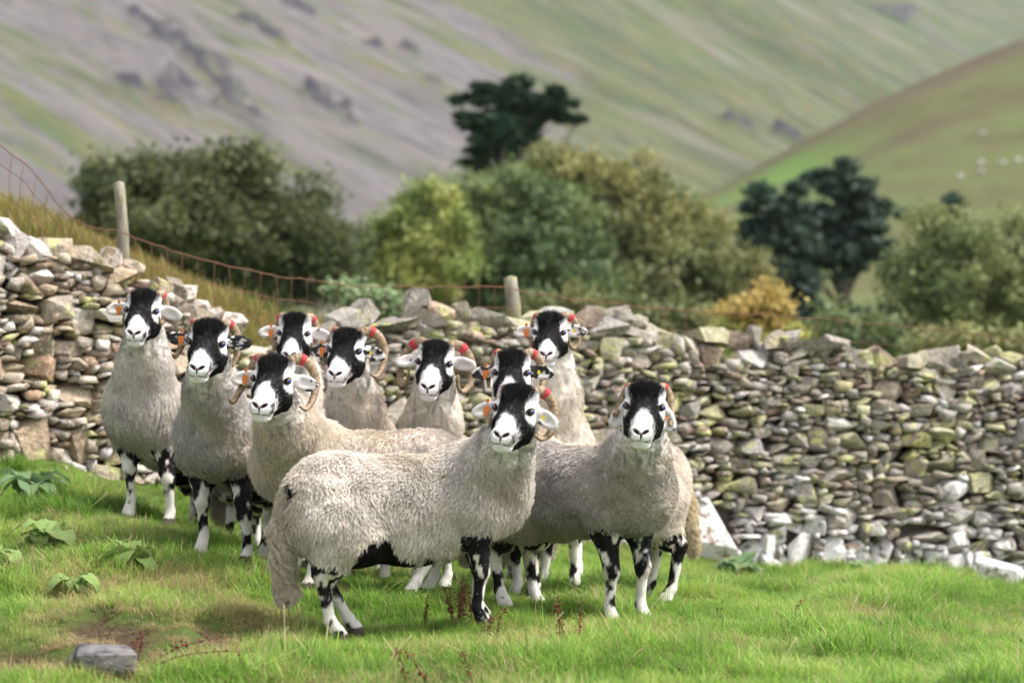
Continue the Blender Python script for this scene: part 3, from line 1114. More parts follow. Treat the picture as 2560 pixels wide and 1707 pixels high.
    for p in pr:
        m = p.k + .03
        sl = tuple(slice(max(0, np.searchsorted(ax[k], p.lo[k] - m) - 1), np.searchsorted(ax[k], p.hi[k] + m) + 1) for k in range(3))
        gx, gy, gzz = np.meshgrid(ax[0][sl[0]], ax[1][sl[1]], ax[2][sl[2]], indexing='ij')
        pts = np.stack([gx, gy, gzz], -1)
        v = p.ev(pts)
        if p.op == '+':
            D[sl] = smin(D[sl], v, p.k)
        else:
            D[sl] = -smin(-D[sl], v, p.k)
    V, Q = surface_nets(D, ax)
    def zone_d(pts):
        out = np.full((len(pts), 4), 9.0)
        for p in pr:
            if p.op == '+':
                out[:, p.zone] = np.minimum(out[:, p.zone], p.ev(pts))
        return out
    sd_ = cfg['seed'] * 13
    wool = np.array(cfg.get('wool', (.47, .42, .365))) * 1.34 * np.array([1.0, .985, .985])
    def shade(pts, jit=None):
        zd = zone_d(pts)
        nz = fbm(pts * 26, sd_, 3)
        nz2 = fbm(pts * 70, sd_ + 5, 2)
        q = (pts - ho) @ Hl / hs
        x, y, z = np.abs(q[:, 0]), q[:, 1], q[:, 2]
        wz = zd[:, W] + (nz - .5) * .02
        zone = np.argmin(np.stack([wz + .012, zd[:, LG] + .012 * 0, zd[:, HD] - .0, zd[:, ER] - .004], -1), -1)
        behind = (y < -.03 + .012 * (nz - .5) * 4) & (zone == HD) & (z < .03)
        zone = np.where(behind, W, zone)
        # wool
        m = fbm(pts * 5.5, sd_ + 9, 3)
        m2 = fbm(pts * 14, sd_ + 10, 2)
        c = wool[None] * (0.58 + .84 * m[:, None]) * (.80 + .40 * m2[:, None])
        yel = sstep(.5, .68, fbm(pts * 4.0 + 31, sd_ + 11, 2))[:, None]
        c = c * (1 - .3 * yel) + .3 * yel * np.array([.52, .41, .26])
        nearhead = np.linalg.norm(q - np.array([0, -.04, -.06]), axis=1)
        ck = sstep(.155, .10, nearhead + (nz - .5) * .09)[:, None]
        c = c * (1 - ck * .8) + ck * .8 * np.array([.62, .58, .53])
        stk = (sstep(.56, .64, fbm(q * np.array([80, 20, 16]), sd_ + 3, 2)) * sstep(.19, .12, nearhead) * cfg.get('streak', .8))[:, None]
        stk = stk * .55
        c = c * (1 - stk) + stk * .012
        # black belly / armpits and dark rump mark
        bel = (pts[:, 2] - (.30 * s) + (nz - .5) * .16 + cfg.get('belly', 0) - .10 * np.exp(-((pts[:, 0] + .17) / .10) ** 2) * cfg.get('flank', 1) + .14 * sstep(-.19, -.27, pts[:, 0] / s))
        bk = sstep(.012, -.012, bel)[:, None] * (zone == W)[:, None]
        c = c * (1 - bk) + bk * .012
        if cfg.get('rump'):
            rr = np.linalg.norm((pts - up(-.485, .062 * cfg['rump'], .578)) / np.array([.042, .045, .05]), axis=1) + (nz - .5) * 1.5
            rk = sstep(1.1, .8, rr)[:, None]
            c = c * (1 - rk) + rk * .012
        tailm = (np.minimum(sd_cap(pts, t0, t1, .04, .045), sd_cap(pts, t1, t2, .045, .05)) < .015) & (pts[:, 0] < -.44 * s)
        tc_ = np.array(cfg.get('tailcol', (.42, .36, .28))) * (.8 + .4 * m2[:, None])
        c = np.where(tailm[:, None], tc_, c)
        # legs: black above breaking into white below, mottled
        hgt = pts[:, 2] - np.interp(pts[:, 0], [-.35, .26], [zh, zf])
        lm = fbm(pts * np.array([22, 22, 15]) + 7, sd_ + 2, 3)
        frt = np.where(pts[:, 0] > 0, pts[:, 0] / s - .245, pts[:, 0] / s + .36)
        bl = sstep(-.035, .035, (hgt / s - .185) * .55 + (lm - .5) * .98 - cfg.get('legw', .0) * .1 - frt * .5 * cfg.get('legside', 1))
        if jit is not None: bl = sstep(.4, .6, bl + jit * .24)
        kn = np.exp(-((hgt / s - .205) / .035) ** 2) * .25
        white = np.array([.70, .66, .61])[None] * (.86 + .25 * nz2[:, None]) * (1 - kn[:, None] * np.array([.5, .6, .8]))
        cl = white * (1 - bl[:, None]) + bl[:, None] * .011
        cl = np.where((hgt < .022)[:, None], np.array([.08, .065, .05]), cl)
        c = np.where((zone == LG)[:, None], cl, c)
        # face
        ed = (nz2 - .5) * .022 + (nz - .5) * .018
        if jit is not None: ed = ed + jit * .013
        top = -.010 + cfg.get('muz', 0) - (x / .042) ** 2 * .045
        muz = sstep(.008, -.008, np.maximum(z - top, x - .0405) + ed) * (y > .03)
        chin = sstep(.006, -.006, np.maximum(z + .112, .045 - y) + ed * .6)
        muz = np.maximum(muz, chin)
        ew = cfg.get('eyew', 1.0)
        ep = np.sqrt(((x - .076 - np.maximum(z - .03, 0) * .12) / (.0265 * ew)) ** 2 + ((z - .026 + (x - .07) * .4) / (.058 * ew)) ** 2) + ed * 14
        eye = sstep(1.12, .9, ep) * (y > -.05)
        ering = np.sqrt(((x - .066) / .0215) ** 2 + ((z - .011 - (x - .066) * .35) / .0150) ** 2 + ((y - .042) / .03) ** 2)
        w_ = np.maximum(muz, eye)[:, None]
        mot = (sstep(.60, .70, nz2) * .25 * cfg.get('mealy', .4))[:, None]
        blackc = np.array([.011, .0105, .011]) + mot * .2
        whitec = np.array([.81, .775, .78]) * (.9 + .16 * nz2[:, None])
        ch = blackc * (1 - w_) + w_ * whitec
        er = sstep(1.05, .85, ering)[:, None]
        ch = ch * (1 - er) + er * .02
        nos = np.minimum(np.sqrt(((x - .0165) / .0150) ** 2 + ((z + .087 - (x - .0165) * .55) / .0082) ** 2), np.sqrt((x / .0035) ** 2 + ((z + .103) / .013) ** 2))
        nk = (sstep(1.2, .75, nos) * (y > .12))[:, None]
        ch = ch * (1 - nk) + nk * np.array([.055, .022, .022])
        mo = (sstep(.0034, .0010, np.abs(z + .1235 - x * .16)) * (y > .09) * (x < .04))[:, None]
        ch = ch * (1 - mo * .5) + mo * .5 * np.array([.16, .12, .11])
        c = np.where((zone == HD)[:, None], ch, c)
        # ears
        ek = cfg.get('earblk', .3)
        em = sstep(.52, .60, fbm(pts * 55, sd_ + 21, 2) + (ek - .5) * .5)[:, None]
        ce = np.array([.66, .62, .60])[None] * (1 - em) + em * .03
        c = np.where((zone == ER)[:, None], ce, c)
        return zone, np.clip(c, .006, .88), q, hgt
    zone, colv, qv, hg = shade(V)
    # normals
    fn = np.cross(V[Q[:, 2]] - V[Q[:, 0]], V[Q[:, 3]] - V[Q[:, 1]])
    vn = np.zeros_like(V)
    for k in range(4): np.add.at(vn, Q[:, k], fn)
    vn /= np.linalg.norm(vn, axis=1, keepdims=True) + 1e-12
    isw = (zone == W)
    lump = (fbm(V * 13, sd_ + 30, 3) - .5) * .024 + (fbm(V * 42, sd_ + 31, 2) - .5) * .008
    V = V + vn * (lump * isw)[:, None]
    me = mesh_np('sheep_body', V, Q, True)
    set_col(me, colv)
    root = empty('sheep', (bx, by, bz), hd)
    tag(root, cfg['label'], 'sheep', 'flock of horned black and white faced sheep')
    link('body', me, MAT['skin'], root)
    # ---- hair roots
    T = np.vstack([Q[:, [0, 1, 2]], Q[:, [0, 2, 3]]])
    A = np.linalg.norm(np.cross(V[T[:, 1]] - V[T[:, 0]], V[T[:, 2]] - V[T[:, 0]]), axis=1)
    tz = zone[T[:, 0]]
    def sample(mask, n):
        w = A * mask
        ti = rng.choice(len(T), n, p=w / w.sum())
        r1, r2 = np.sqrt(rng.random(n)), rng.random(n)
        b = np.stack([1 - r1, r1 * (1 - r2), r1 * r2], -1)
        pos = (V[T[ti]] * b[..., None]).sum(1)
        nn = (vn[T[ti]] * b[..., None]).sum(1)
        nn /= np.linalg.norm(nn, axis=1, keepdims=True) + 1e-9
        return pos, nn
    nW = cfg.get('nw', 30000)
    pos, nn = sample(tz == W, nW)
    zz, cc, q, hgt = shade(pos)
    down = np.array([-.35, 0, -1.0])
    fl = down[None] - nn * (nn @ down)[:, None]
    fl += (np.stack([fbm(pos * 7, sd_ + 40 + k, 2) for k in range(3)], -1) - .5) * 2.2
    fl -= nn * (fl * nn).sum(1, keepdims=True)
    fl /= np.linalg.norm(fl, axis=1, keepdims=True) + .35
    black = cc.max(1) < .06
    ln = np.where(black, .014, cfg.get('wlen', .040)) * rng.uniform(.65, 1.2, nW)
    nh = np.linalg.norm(q - np.array([0, -.04, -.05]), axis=1)
    ln *= .38 + .62 * sstep(.10, .24, nh)
    tl_ = sd_cap(pos, t1, t2, .04, .04) < .03
    ln = np.where(tl_ & ~black, ln * 1.25, ln)
    make_hair('fleece', pos - nn * .004, nn, fl, ln, cc * rng.uniform(.85, 1.15, (nW, 1)), cfg.get('wrad', .00065), root, MAT['hair'], 6, .62, np.where(tl_ & ~black, .011, cfg.get('curl', .0032)), 1.25, max(300, nW // 11), cfg.get('clw', .36), rng)
    # short face, ear and leg coat
    nH = cfg.get('nh', 9000)
    pos, nn = sample((tz == HD), nH)
    zz, cc, q, hgt = shade(pos, rng.normal(size=nH))
    bk = Hl @ np.array([0, -.62, .78])
    fl = bk[None] + Hl @ np.array([0, 0, 0.0]) - nn * (nn @ bk)[:, None]
    fl /= np.linalg.norm(fl, axis=1, keepdims=True) + .2
    poll = sstep(.02, .07, q[:, 2])
    ln = (.0065 + .015 * poll) * rng.uniform(.6, 1.2, nH) * np.where(sd_ell(q, (0, .14, -.1), (.03, .03, .03)) < 0, .5, 1)
    ed_ = np.minimum(np.linalg.norm(q - np.array([.068, .042, .011]), axis=1), np.linalg.norm(q - np.array([-.068, .042, .011]), axis=1))
    ln *= sstep(.016, .026, ed_) * .9 + .1
    make_hair('face_coat', pos - nn * .001, nn, fl, ln, cc * rng.uniform(.72, 1.04, (nH, 1)), .00055, root, MAT['hair'], 3, (.35 + .75 * poll)[:, None, None], 0, 1, 0, 0, rng)
    nE = nH // 5
    pos, nn = sample((tz == ER), nE)
    zz, cc, q, hgt = shade(pos)
    ou = np.where(((pos - ho) @ Hl)[:, :1] > 0, 1, -1) * (Hl @ np.array([1.0, 0, 0]))[None]
    fl = ou - nn * (nn * ou).sum(1, keepdims=True)
    fl /= np.linalg.norm(fl, axis=1, keepdims=True) + .2
    make_hair('ear_coat', pos - nn * .001, nn, fl, .009 * rng.uniform(.5, 1.2, nE), cc, .00055, root, MAT['hair'], 3, .5, 0, 1, 0, 0, rng)
    nL = cfg.get('nl', 7000)
    pos, nn = sample((tz == LG), nL)
    zz, cc, q, hgt = shade(pos, rng.normal(size=nL))
    dn = np.array([-.2, 0, -1.0])
    fl = dn - nn * (nn @ dn)[:, None]
    fl /= np.linalg.norm(fl, axis=1, keepdims=True) + .2
    make_hair('leg_coat', pos - nn * .001, nn, fl, np.where(hgt < .03, .002, .0075) * rng.uniform(.6, 1.2, nL), cc, .0007, root, MAT['hair'], 3, .45, 0, 1, 0, 0, rng)
    # ---- horns, bands, eyes, tags: placed with the head's own matrix
    Mh = Matrix([[*(Hl[r] * hs), ho[r]] for r in range(3)] + [[0, 0, 0, 1]])
    hz = cfg.get('horn', ('mid', 1.0))
    for sx in (1, -1):
        hk = cfg.get('horn2', hz) if sx < 0 else hz
        hm, bm_ = horn_mesh(*hk, 'horn')
        M = Mh @ Matrix.Diagonal((sx, 1, 1, 1))
        o = link('horn', hm, MAT['horn'], root)
        o.matrix_local = M
        b = link('horn_band', bm_, MAT['band'], o)
        b['label'] = 'red tape band round the horn'
        e = link('eye', HAIR['eyeball'], None, root)
        e.matrix_local = Mh @ Matrix.Translation((sx * .0665, .036, .011)) @ Matrix.Rotation(-sx * R(46), 4, 'Z')
        pi = link('iris', HAIR['iris'], None, e)
        pu = link('pupil', HAIR['pupil'], None, e)
    tags = cfg.get('tags', 'oy')
    def put_tag(side, colr, big, dz_, droop):
        me_ = tag_mesh(.027 if big else .014, .036 if big else .018, big, 'ear_tag')
        o = link('ear_tag', me_, MAT[colr], root)
        d_ = R(droop)
        o.matrix_local = Mh @ Matrix.Translation((side * (.062 + math.cos(d_) * .050), .002 if big else .0, .022 + math.sin(d_) * .05 + dz_)) @ Matrix.Rotation(side * R(-12), 4, 'Z') @ Matrix.Rotation(side * d_ * .5, 4, 'Y')
        o['label'] = colr + ' plastic ear tag'
    if 'o' in tags:
        put_tag(-1, 'orange', True, -.012, ea[0][0])
        o = put_tag(-1, 'orange', False, .030, ea[0][0])
    if 'y' in tags: put_tag(1, 'yellow', False, .0, ea[1][0])
    if 'r' in tags: put_tag(1, 'orange', False, .0, ea[1][0])
    return root

SHEEP = [
    dict(seed=1, label='side-on sheep in front of the flock, tail to the left, rump marked black', px=1022, d=8.86, heading=14, head=(1288, 1034, 8.72), yaw=-14, roll=7, pitch=-6, ears=((-22, 10), (-28, 10)),
         horn=('mid', 1.08), horn2=('small', 1.0), tags='oy', rump=-1, curl=.0034, clw=.40, wlen=.043, nw=150000, nh=16000, nl=12000, feet={'hl': (.14, -.02), 'hr': (.04, 0), 'fl': (.04, .02), 'fr': (-.01, 0)}, legw=-.5, deep=.06, s=.955, grid=.009, hgrid=.0042, belly=-.0, earblk=.12, tail=(.0, .02), wool=(.53, .49, .44), muz=.004, tailcol=(.58, .51, .40), tailr=.78),
    dict(seed=2, label='sheep with large curled horns standing behind the front sheep, facing left', px=905, d=9.95, heading=203, head=(683, 957, 9.30), yaw=-10, roll=5, pitch=-2, ears=((-14, 10), (-12, 10)),
         horn=('big', 1.05), horn2=('out', 1.0), tags='o', nw=60000, s=.98, feet={'hr': (.0, 0), 'hl': (.16, 0)}, earblk=.25, muz=.010, legw=1.4, eyew=.95, hs=1.02),
    dict(seed=3, label='sheep facing the camera on the bank, second from the left, dark mottled ears', px=618, d=10.30, heading=-111, head=(520, 864, 9.70), yaw=-6, roll=5, ears=((-2, 10), (0, 10)),
         horn=('down', 1.05), horn2=('out', .82), tags='o', nw=62000, nh=12000, nl=12000, earblk=.78, wool=(.35, .332, .31), wlen=.032, curl=.004, eyew=.85, feet={'fl': (.02, .05), 'fr': (.02, .03)}, legw=-.4, muz=-.004, hs=1.0),
    dict(seed=4, label='leftmost sheep on the bank by the wall, pale drooping ears', px=432, d=11.20, heading=-111, head=(358, 783, 10.68), yaw=-4, roll=4, ears=((-10, 10), (-14, -10)),
         horn=('small', .95), tags='o', nw=48000, nl=10000, earblk=.08, wool=(.39, .362, .33), feet={'fl': (.02, .05), 'fr': (.02, .03)}, legw=-.3),
    dict(seed=5, label='sheep at the back whose white muzzle shows above a horned sheep, beside the yellow bracken', px=672, d=11.62, heading=-62, head=(736, 839, 11.0), yaw=-2, roll=2, ears=((-8, 10), (-12, -10)),
         horn=('small', 1.15), tags='o', nw=24000, earblk=.08, eyew=1.1, muz=-.008, hs=.97, wool=(.52, .48, .43), s=1.06, dz=.05),
    dict(seed=6, label='sheep between two others in the middle, one large horn curling round its mottled right ear', px=905, d=11.05, heading=-84, head=(866, 882, 10.40), yaw=-12, roll=4, ears=((-18, 10), (-18, 10)),
         horn=('big', 1.08), horn2=('down', .95), tags='oy', nw=30000, earblk=.6, eyew=.9, muz=-.006, wool=(.50, .455, .40), s=1.03),
    dict(seed=7, label='sheep with pale horns curled in wide hooks, middle of the flock behind the front sheep', px=1180, d=10.98, heading=-132, head=(1087, 913, 10.45), yaw=-6, roll=5, ears=((-14, 30), (-6, -20)),
         horn=('hook', 1.0), horn2=('hook', .97), tags='', nw=34000, earblk=.12, eyew=1.0, muz=.012, hs=1.03, wool=(.52, .47, .41), s=1.03),
    dict(seed=8, label='sheep whose muzzle is hidden behind the front sheep head, tan tail at the right', px=1456, d=10.25, heading=201, head=(1280, 938, 10.0), yaw=-6, roll=1, ears=((-14, 10), (-8, 10)),
         horn=('mid', 1.0), horn2=('down', .9), tags='oy', nw=48000, nl=10000, earblk=.62, wool=(.46, .41, .355), tailcol=(.60, .49, .34), tail=(.04, .0), tailr=.72, tailz=.25),
    dict(seed=9, label='tallest sheep at the back with long upright neck, against the wall', px=1385, d=11.42, heading=-92, head=(1375, 837, 10.9), yaw=-7, roll=1, ears=((-8, 10), (-2, 10)),
         horn=('hook', .78), horn2=('small', 1.0), tags='oy', nw=26000, earblk=.45, eyew=.9, muz=-.012, hs=.97, wool=(.46, .42, .37), s=1.12, dz=.03, streak=.2),
    dict(seed=10, label='rightmost sheep, tightly curled grey fleece, ears hanging down, facing the camera', px=1448, d=9.48, heading=-48, head=(1611, 1025, 9.02), yaw=-6, roll=3, pitch=-4, ears=((-58, 10), (-66, 10)),
         horn=('down', .9), horn2=('out', .62), tags='r', nw=85000, nh=14000, nl=12000, earblk=.10, wool=(.305, .283, .258), wlen=.026, curl=.005, wrad=.0008, muz=.006, eyew=.9, belly=.07, flank=0, legw=-.2),
]

def build_sheep():
    init_sheep_mats()
    eye_parts()
    for c in SHEEP:
        sheep(c)

# ------------------------------------------------------------------ grass
def gn_scatter(name, coll, pts, rot, scl, idx, extra=None):
    me = bpy.data.meshes.new(name)
    me.vertices.add(len(pts))
    me.vertices.foreach_set('co', np.ascontiguousarray(pts, np.float32).ravel())
    a = me.attributes.new('rot', 'FLOAT_VECTOR', 'POINT'); a.data.foreach_set('vector', np.ascontiguousarray(rot, np.float32).ravel())
    a = me.attributes.new('scl', 'FLOAT_VECTOR', 'POINT'); a.data.foreach_set('vector', np.ascontiguousarray(scl, np.float32).ravel())
    a = me.attributes.new('idx', 'INT', 'POINT'); a.data.foreach_set('value', np.ascontiguousarray(idx, np.int32))
    for k, v in (extra or {}).items():
        set_flt(me, v, k)
    me.update()
    o = link(name, me)
    ng = bpy.data.node_groups.new(name, 'GeometryNodeTree')
    ng.interface.new_socket('Geometry', in_out='INPUT', socket_type='NodeSocketGeometry')
    ng.interface.new_socket('Geometry', in_out='OUTPUT', socket_type='NodeSocketGeometry')
    N, L = ng.nodes, ng.links
    gi, go = N.new('NodeGroupInput'), N.new('NodeGroupOutput')
    ci = N.new('GeometryNodeCollectionInfo')
    ci.inputs['Collection'].default_value = coll
    ci.inputs['Separate Children'].default_value = True
    ci.inputs['Reset Children'].default_value = True
    ip = N.new('GeometryNodeInstanceOnPoints')
    ip.inputs['Pick Instance'].default_value = True
    def na(nm, typ):
        x = N.new('GeometryNodeInputNamedAttribute')
        x.data_type = typ
        x.inputs['Name'].default_value = nm
        return x.outputs[0]
    L.new(gi.outputs[0], ip.inputs['Points'])
    L.new(ci.outputs[0], ip.inputs['Instance'])
    L.new(na('idx', 'INT'), ip.inputs['Instance Index'])
    L.new(na('rot', 'FLOAT_VECTOR'), ip.inputs['Rotation'])
    L.new(na('scl', 'FLOAT_VECTOR'), ip.inputs['Scale'])
    L.new(ip.outputs[0], go.inputs[0])
    md = o.modifiers.new('scatter', 'NODES')
    md.node_group = ng
    return o

def tuft(name, rng, n, rad, h0, h1, width, lean, seg=3, straw=0.1):
    V, F3, F4, C = [], [], [], []
    for _ in range(n):
        a = rng.uniform(0, 6.283)
        r = rad * math.sqrt(rng.random())
        b = np.array([math.cos(a) * r, math.sin(a) * r, -.008])
        da = rng.uniform(0, 6.283)
        d = np.array([math.cos(da), math.sin(da), 0])
        h = rng.uniform(h0, h1)
        ln = abs(rng.normal()) * lean
        w = width * rng.uniform(.6, 1.3)
        sd = np.array([-d[1], d[0], 0])
        i0 = len(V)
        rnd = rng.random()
        st = 1.0 if rng.random() < straw else 0.0
        for k in range(seg):
            t = k / seg
            p = b + np.array([0, 0, 1]) * h * (t - .22 * ln * t * t) + d * h * ln * t ** 1.8
            ww = w * (1 - .55 * t)
            V += [p - sd * ww * .5, p + sd * ww * .5]
            C += [(rnd, t, st)] * 2
        V.append(b + np.array([0, 0, 1]) * h * (1 - .22 * ln) + d * h * ln)
        C.append((rnd, 1.0, st))
        for k in range(seg - 1):
            F4.append((i0 + 2 * k, i0 + 2 * k + 1, i0 + 2 * k + 3, i0 + 2 * k + 2))
        F3.append((i0 + 2 * seg - 2, i0 + 2 * seg - 1, i0 + 2 * seg))
    me = mesh_np(name, np.array(V), [np.array(F4), np.array(F3)])
    set_col(me, np.array(C), 'bl')
    return me

def grass_material(name, greens, straw_c, trans=.4):
    t = NT(name)
    sep = t.n('ShaderNodeSeparateColor')
    t.l(t.attr('bl').outputs['Color'], sep.inputs[0])
    loc = t.n('ShaderNodeObjectInfo').outputs['Location']
    big = t.noise(loc, 1.1, 3, .6)
    med = t.noise(loc, 5.0, 2, .6)
    f = t.math('ADD', t.math('MULTIPLY', sep.outputs[0], .42), t.math('ADD', t.rng(big, .36, .64, 0, .34), t.rng(med, .34, .66, 0, .24)))
    c = t.ramp(f, greens)
    dry = t.attr('dry', 'INSTANCER').outputs['Fac']
    st = t.math('MAXIMUM', sep.outputs[2], t.rng(t.math('SUBTRACT', dry, t.math('MULTIPLY', sep.outputs[0], .9)), -.05, .1))
    c = t.mix(st, c, t.mix(sep.outputs[0], straw_c[0], straw_c[1]))
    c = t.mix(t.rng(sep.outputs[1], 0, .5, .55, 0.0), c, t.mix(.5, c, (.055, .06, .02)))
    t.fin(c, .5, .22)
    tr = t.n('ShaderNodeBsdfTranslucent')
    t.l(c, tr.inputs['Color'])
    mx = t.n('ShaderNodeMixShader')
    mx.inputs[0].default_value = trans
    t.l(t.bsdf.outputs[0], mx.inputs[1])
    t.l(tr.outputs[0], mx.inputs[2])
    t.l(mx.outputs[0], t.out.inputs['Surface'])
    return t.m

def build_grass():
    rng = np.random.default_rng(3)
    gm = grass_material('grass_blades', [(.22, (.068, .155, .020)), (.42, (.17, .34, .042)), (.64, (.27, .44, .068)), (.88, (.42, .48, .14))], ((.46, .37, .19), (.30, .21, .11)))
    coll = bpy.data.collections.new('grass_tufts')
    specs = [(34, .055, .03, .075, .0034, .8, .06)] * 3 + [(30, .06, .045, .11, .0036, 1.1, .05)] * 3 + [(26, .05, .07, .16, .0038, .9, .07)] * 2 + [(22, .06, .03, .09, .003, 1.5, .6)] * 2
    for k, sp in enumerate(specs):
        me = tuft('tuft%02d' % k, rng, *sp[:6], straw=sp[6])
        me.materials.append(gm)
        coll.objects.link(bpy.data.objects.new('tuft%02d' % k, me))
    N = 82000
    y = np.sqrt(rng.uniform(6.6 ** 2, 15.6 ** 2, N))
    th = rng.uniform(-.30, .30, N)
    x = th * y
    wy = np.interp(x, (np.array(_wpx) - 1280) * _wd / FPX, _wd)
    dens = n2(x * 2.2, y * 2.2, 51)
    bm_ = bare_mask(x, y)
    keep = (y < wy - .02) & (rng.random(N) < .62 + .5 * dens) & (rng.random(N) > bm_ * .96)
    far = sstep(11.5, 13.5, y)
    keep &= rng.random(N) > far * .25
    x, y, bm_ = x[keep], y[keep], bm_[keep]
    n = len(x)
    z = gz(x, y)
    # dry patch field: around bare soil and on the bank at the lower left
    ring = np.zeros(n)
    for bx, by, rx, ry in BARE:
        q = np.sqrt(((x - bx) / (rx * 2.6)) ** 2 + ((y - by) / (ry * 2.6)) ** 2)
        ring = np.maximum(ring, 1 - sstep(.3, 1.0, q))
    bank = sstep(-.55, -1.0, x) * sstep(10.2, 8.8, y)
    pn = n2(x * 3.1, y * 3.1, 52, 3)
    dry = np.clip(ring * .75 + bank * .35 * sstep(.4, .6, pn) + sstep(.55, .70, pn) * .30, 0, 1)
    tall = n2(x * 2.4, y * 2.4, 53, 3)
    lush = sstep(.40, .6, tall) * (1 - dry)
    u = rng.random(n)
    idx = np.where(u < .5 - .3 * lush, rng.integers(0, 3, n), np.where(u < .86, rng.integers(3, 6, n), rng.integers(6, 8, n)))
    idx = np.where((rng.random(n) < dry * .6), rng.integers(8, 10, n), idx)
    idx = np.where((bm_ > .2), rng.integers(0, 3, n), idx)
    front = sstep(9.3, 8.2, y)
    ft = np.array(FEET)
    near = np.zeros(n)
    for fx_, fy_ in ft:
        near = np.maximum(near, np.exp(-(((x - fx_) / .16) ** 2 + ((y - fy_ + .08) / .22) ** 2)))
    sc = (.40 + .46 * lush + .12 * front) * rng.uniform(.7, 1.3, n) * (1 - .4 * bm_) * (1 - .42 * near) * (1 - .35 * ring)
    rot = np.stack([rng.normal(0, .14, n) + .0, rng.normal(0, .14, n), rng.uniform(0, 6.283, n)], -1)
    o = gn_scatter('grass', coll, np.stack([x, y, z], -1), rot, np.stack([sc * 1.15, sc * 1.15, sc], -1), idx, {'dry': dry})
    tag(o, 'short green pasture grass with dry straw patches under the sheep', 'grass', kind='stuff')
    # long rough grass and bracken behind the left part of the wall
    bmT = grass_material('rough_grass_blades', [(.2, (.07, .12, .025)), (.45, (.14, .20, .04)), (.65, (.23, .25, .05)), (.85, (.30, .26, .06))], ((.30, .25, .09), (.26, .14, .05)))
    c2 = bpy.data.collections.new('rough_grass_tufts')
    for k in range(4):
        me = tuft('rough%02d' % k, rng, 50, .14, .08, .21, .008, .6, 3, .15)
        me.materials.append(bmT)
        c2.objects.link(bpy.data.objects.new('rough%02d' % k, me))
    N = 9000
    px = rng.uniform(-500, 1150, N)
    d = wall_d(px) + .55 + rng.random(N) ** 1.3 * 9.0
    x, y = (px - 1280) * d / FPX, d
    kp = rng.random(N) < np.where(px < 900, 1, .35)
    x, y = x[kp], y[kp]
    n = len(x)
    z = gz(x, y)
    pn = n2(x * .9, y * .9, 61)
    sc = rng.uniform(.55, 1.05, n) * (.7 + .6 * n2(x * 1.2, y * 1.2, 62))
    o = gn_scatter('rough_grass', c2, np.stack([x, y, z], -1), np.stack([rng.normal(0, .15, n), rng.normal(0, .15, n), rng.uniform(0, 6.28, n)], -1), np.stack([sc] * 3, -1), rng.integers(0, 4, n), {'dry': np.clip(pn * 1.7 - .85, 0, 1)})
    tag(o, 'yellow rough grass and bracken on the slope behind the wall', 'rough grass', kind='stuff')

# ------------------------------------------------------------------ trees
def leaf_quads(cen, nrm_bias, size, rng, asp=1.5):
    n = len(cen)
    a = rng.normal(size=(n, 3)) + nrm_bias * .8
    a /= np.linalg.norm(a, axis=1, keepdims=True) + 1e-9
    b = np.cross(a, rng.normal(size=(n, 3)))
    b /= np.linalg.norm(b, axis=1, keepdims=True) + 1e-9
    c = np.cross(a, b)
    s = size * rng.uniform(.6, 1.3, (n, 1))
    V = np.stack([cen - b * s * asp * .5, cen + c * s * .5, cen + b * s * asp * .5, cen - c * s * .5], 1).reshape(-1, 3)
    F = np.arange(n * 4).reshape(-1, 4)
    return V, F

def limb(a, b, r0, r1, rng, sag=.12, n=7):
    a, b = np.asarray(a, float), np.asarray(b, float)
    t = np.linspace(0, 1, n)[:, None]
    L = np.linalg.norm(b - a)
    off = rng.normal(size=3) * sag * L
    off2 = rng.normal(size=3) * sag * .4 * L
    pts = a + (b - a) * t + off * (np.sin(np.pi * t) * .5) + off2 * np.sin(2 * np.pi * t) * .4
    return tube(pts, r0 + (r1 - r0) * t[:, 0], 6)

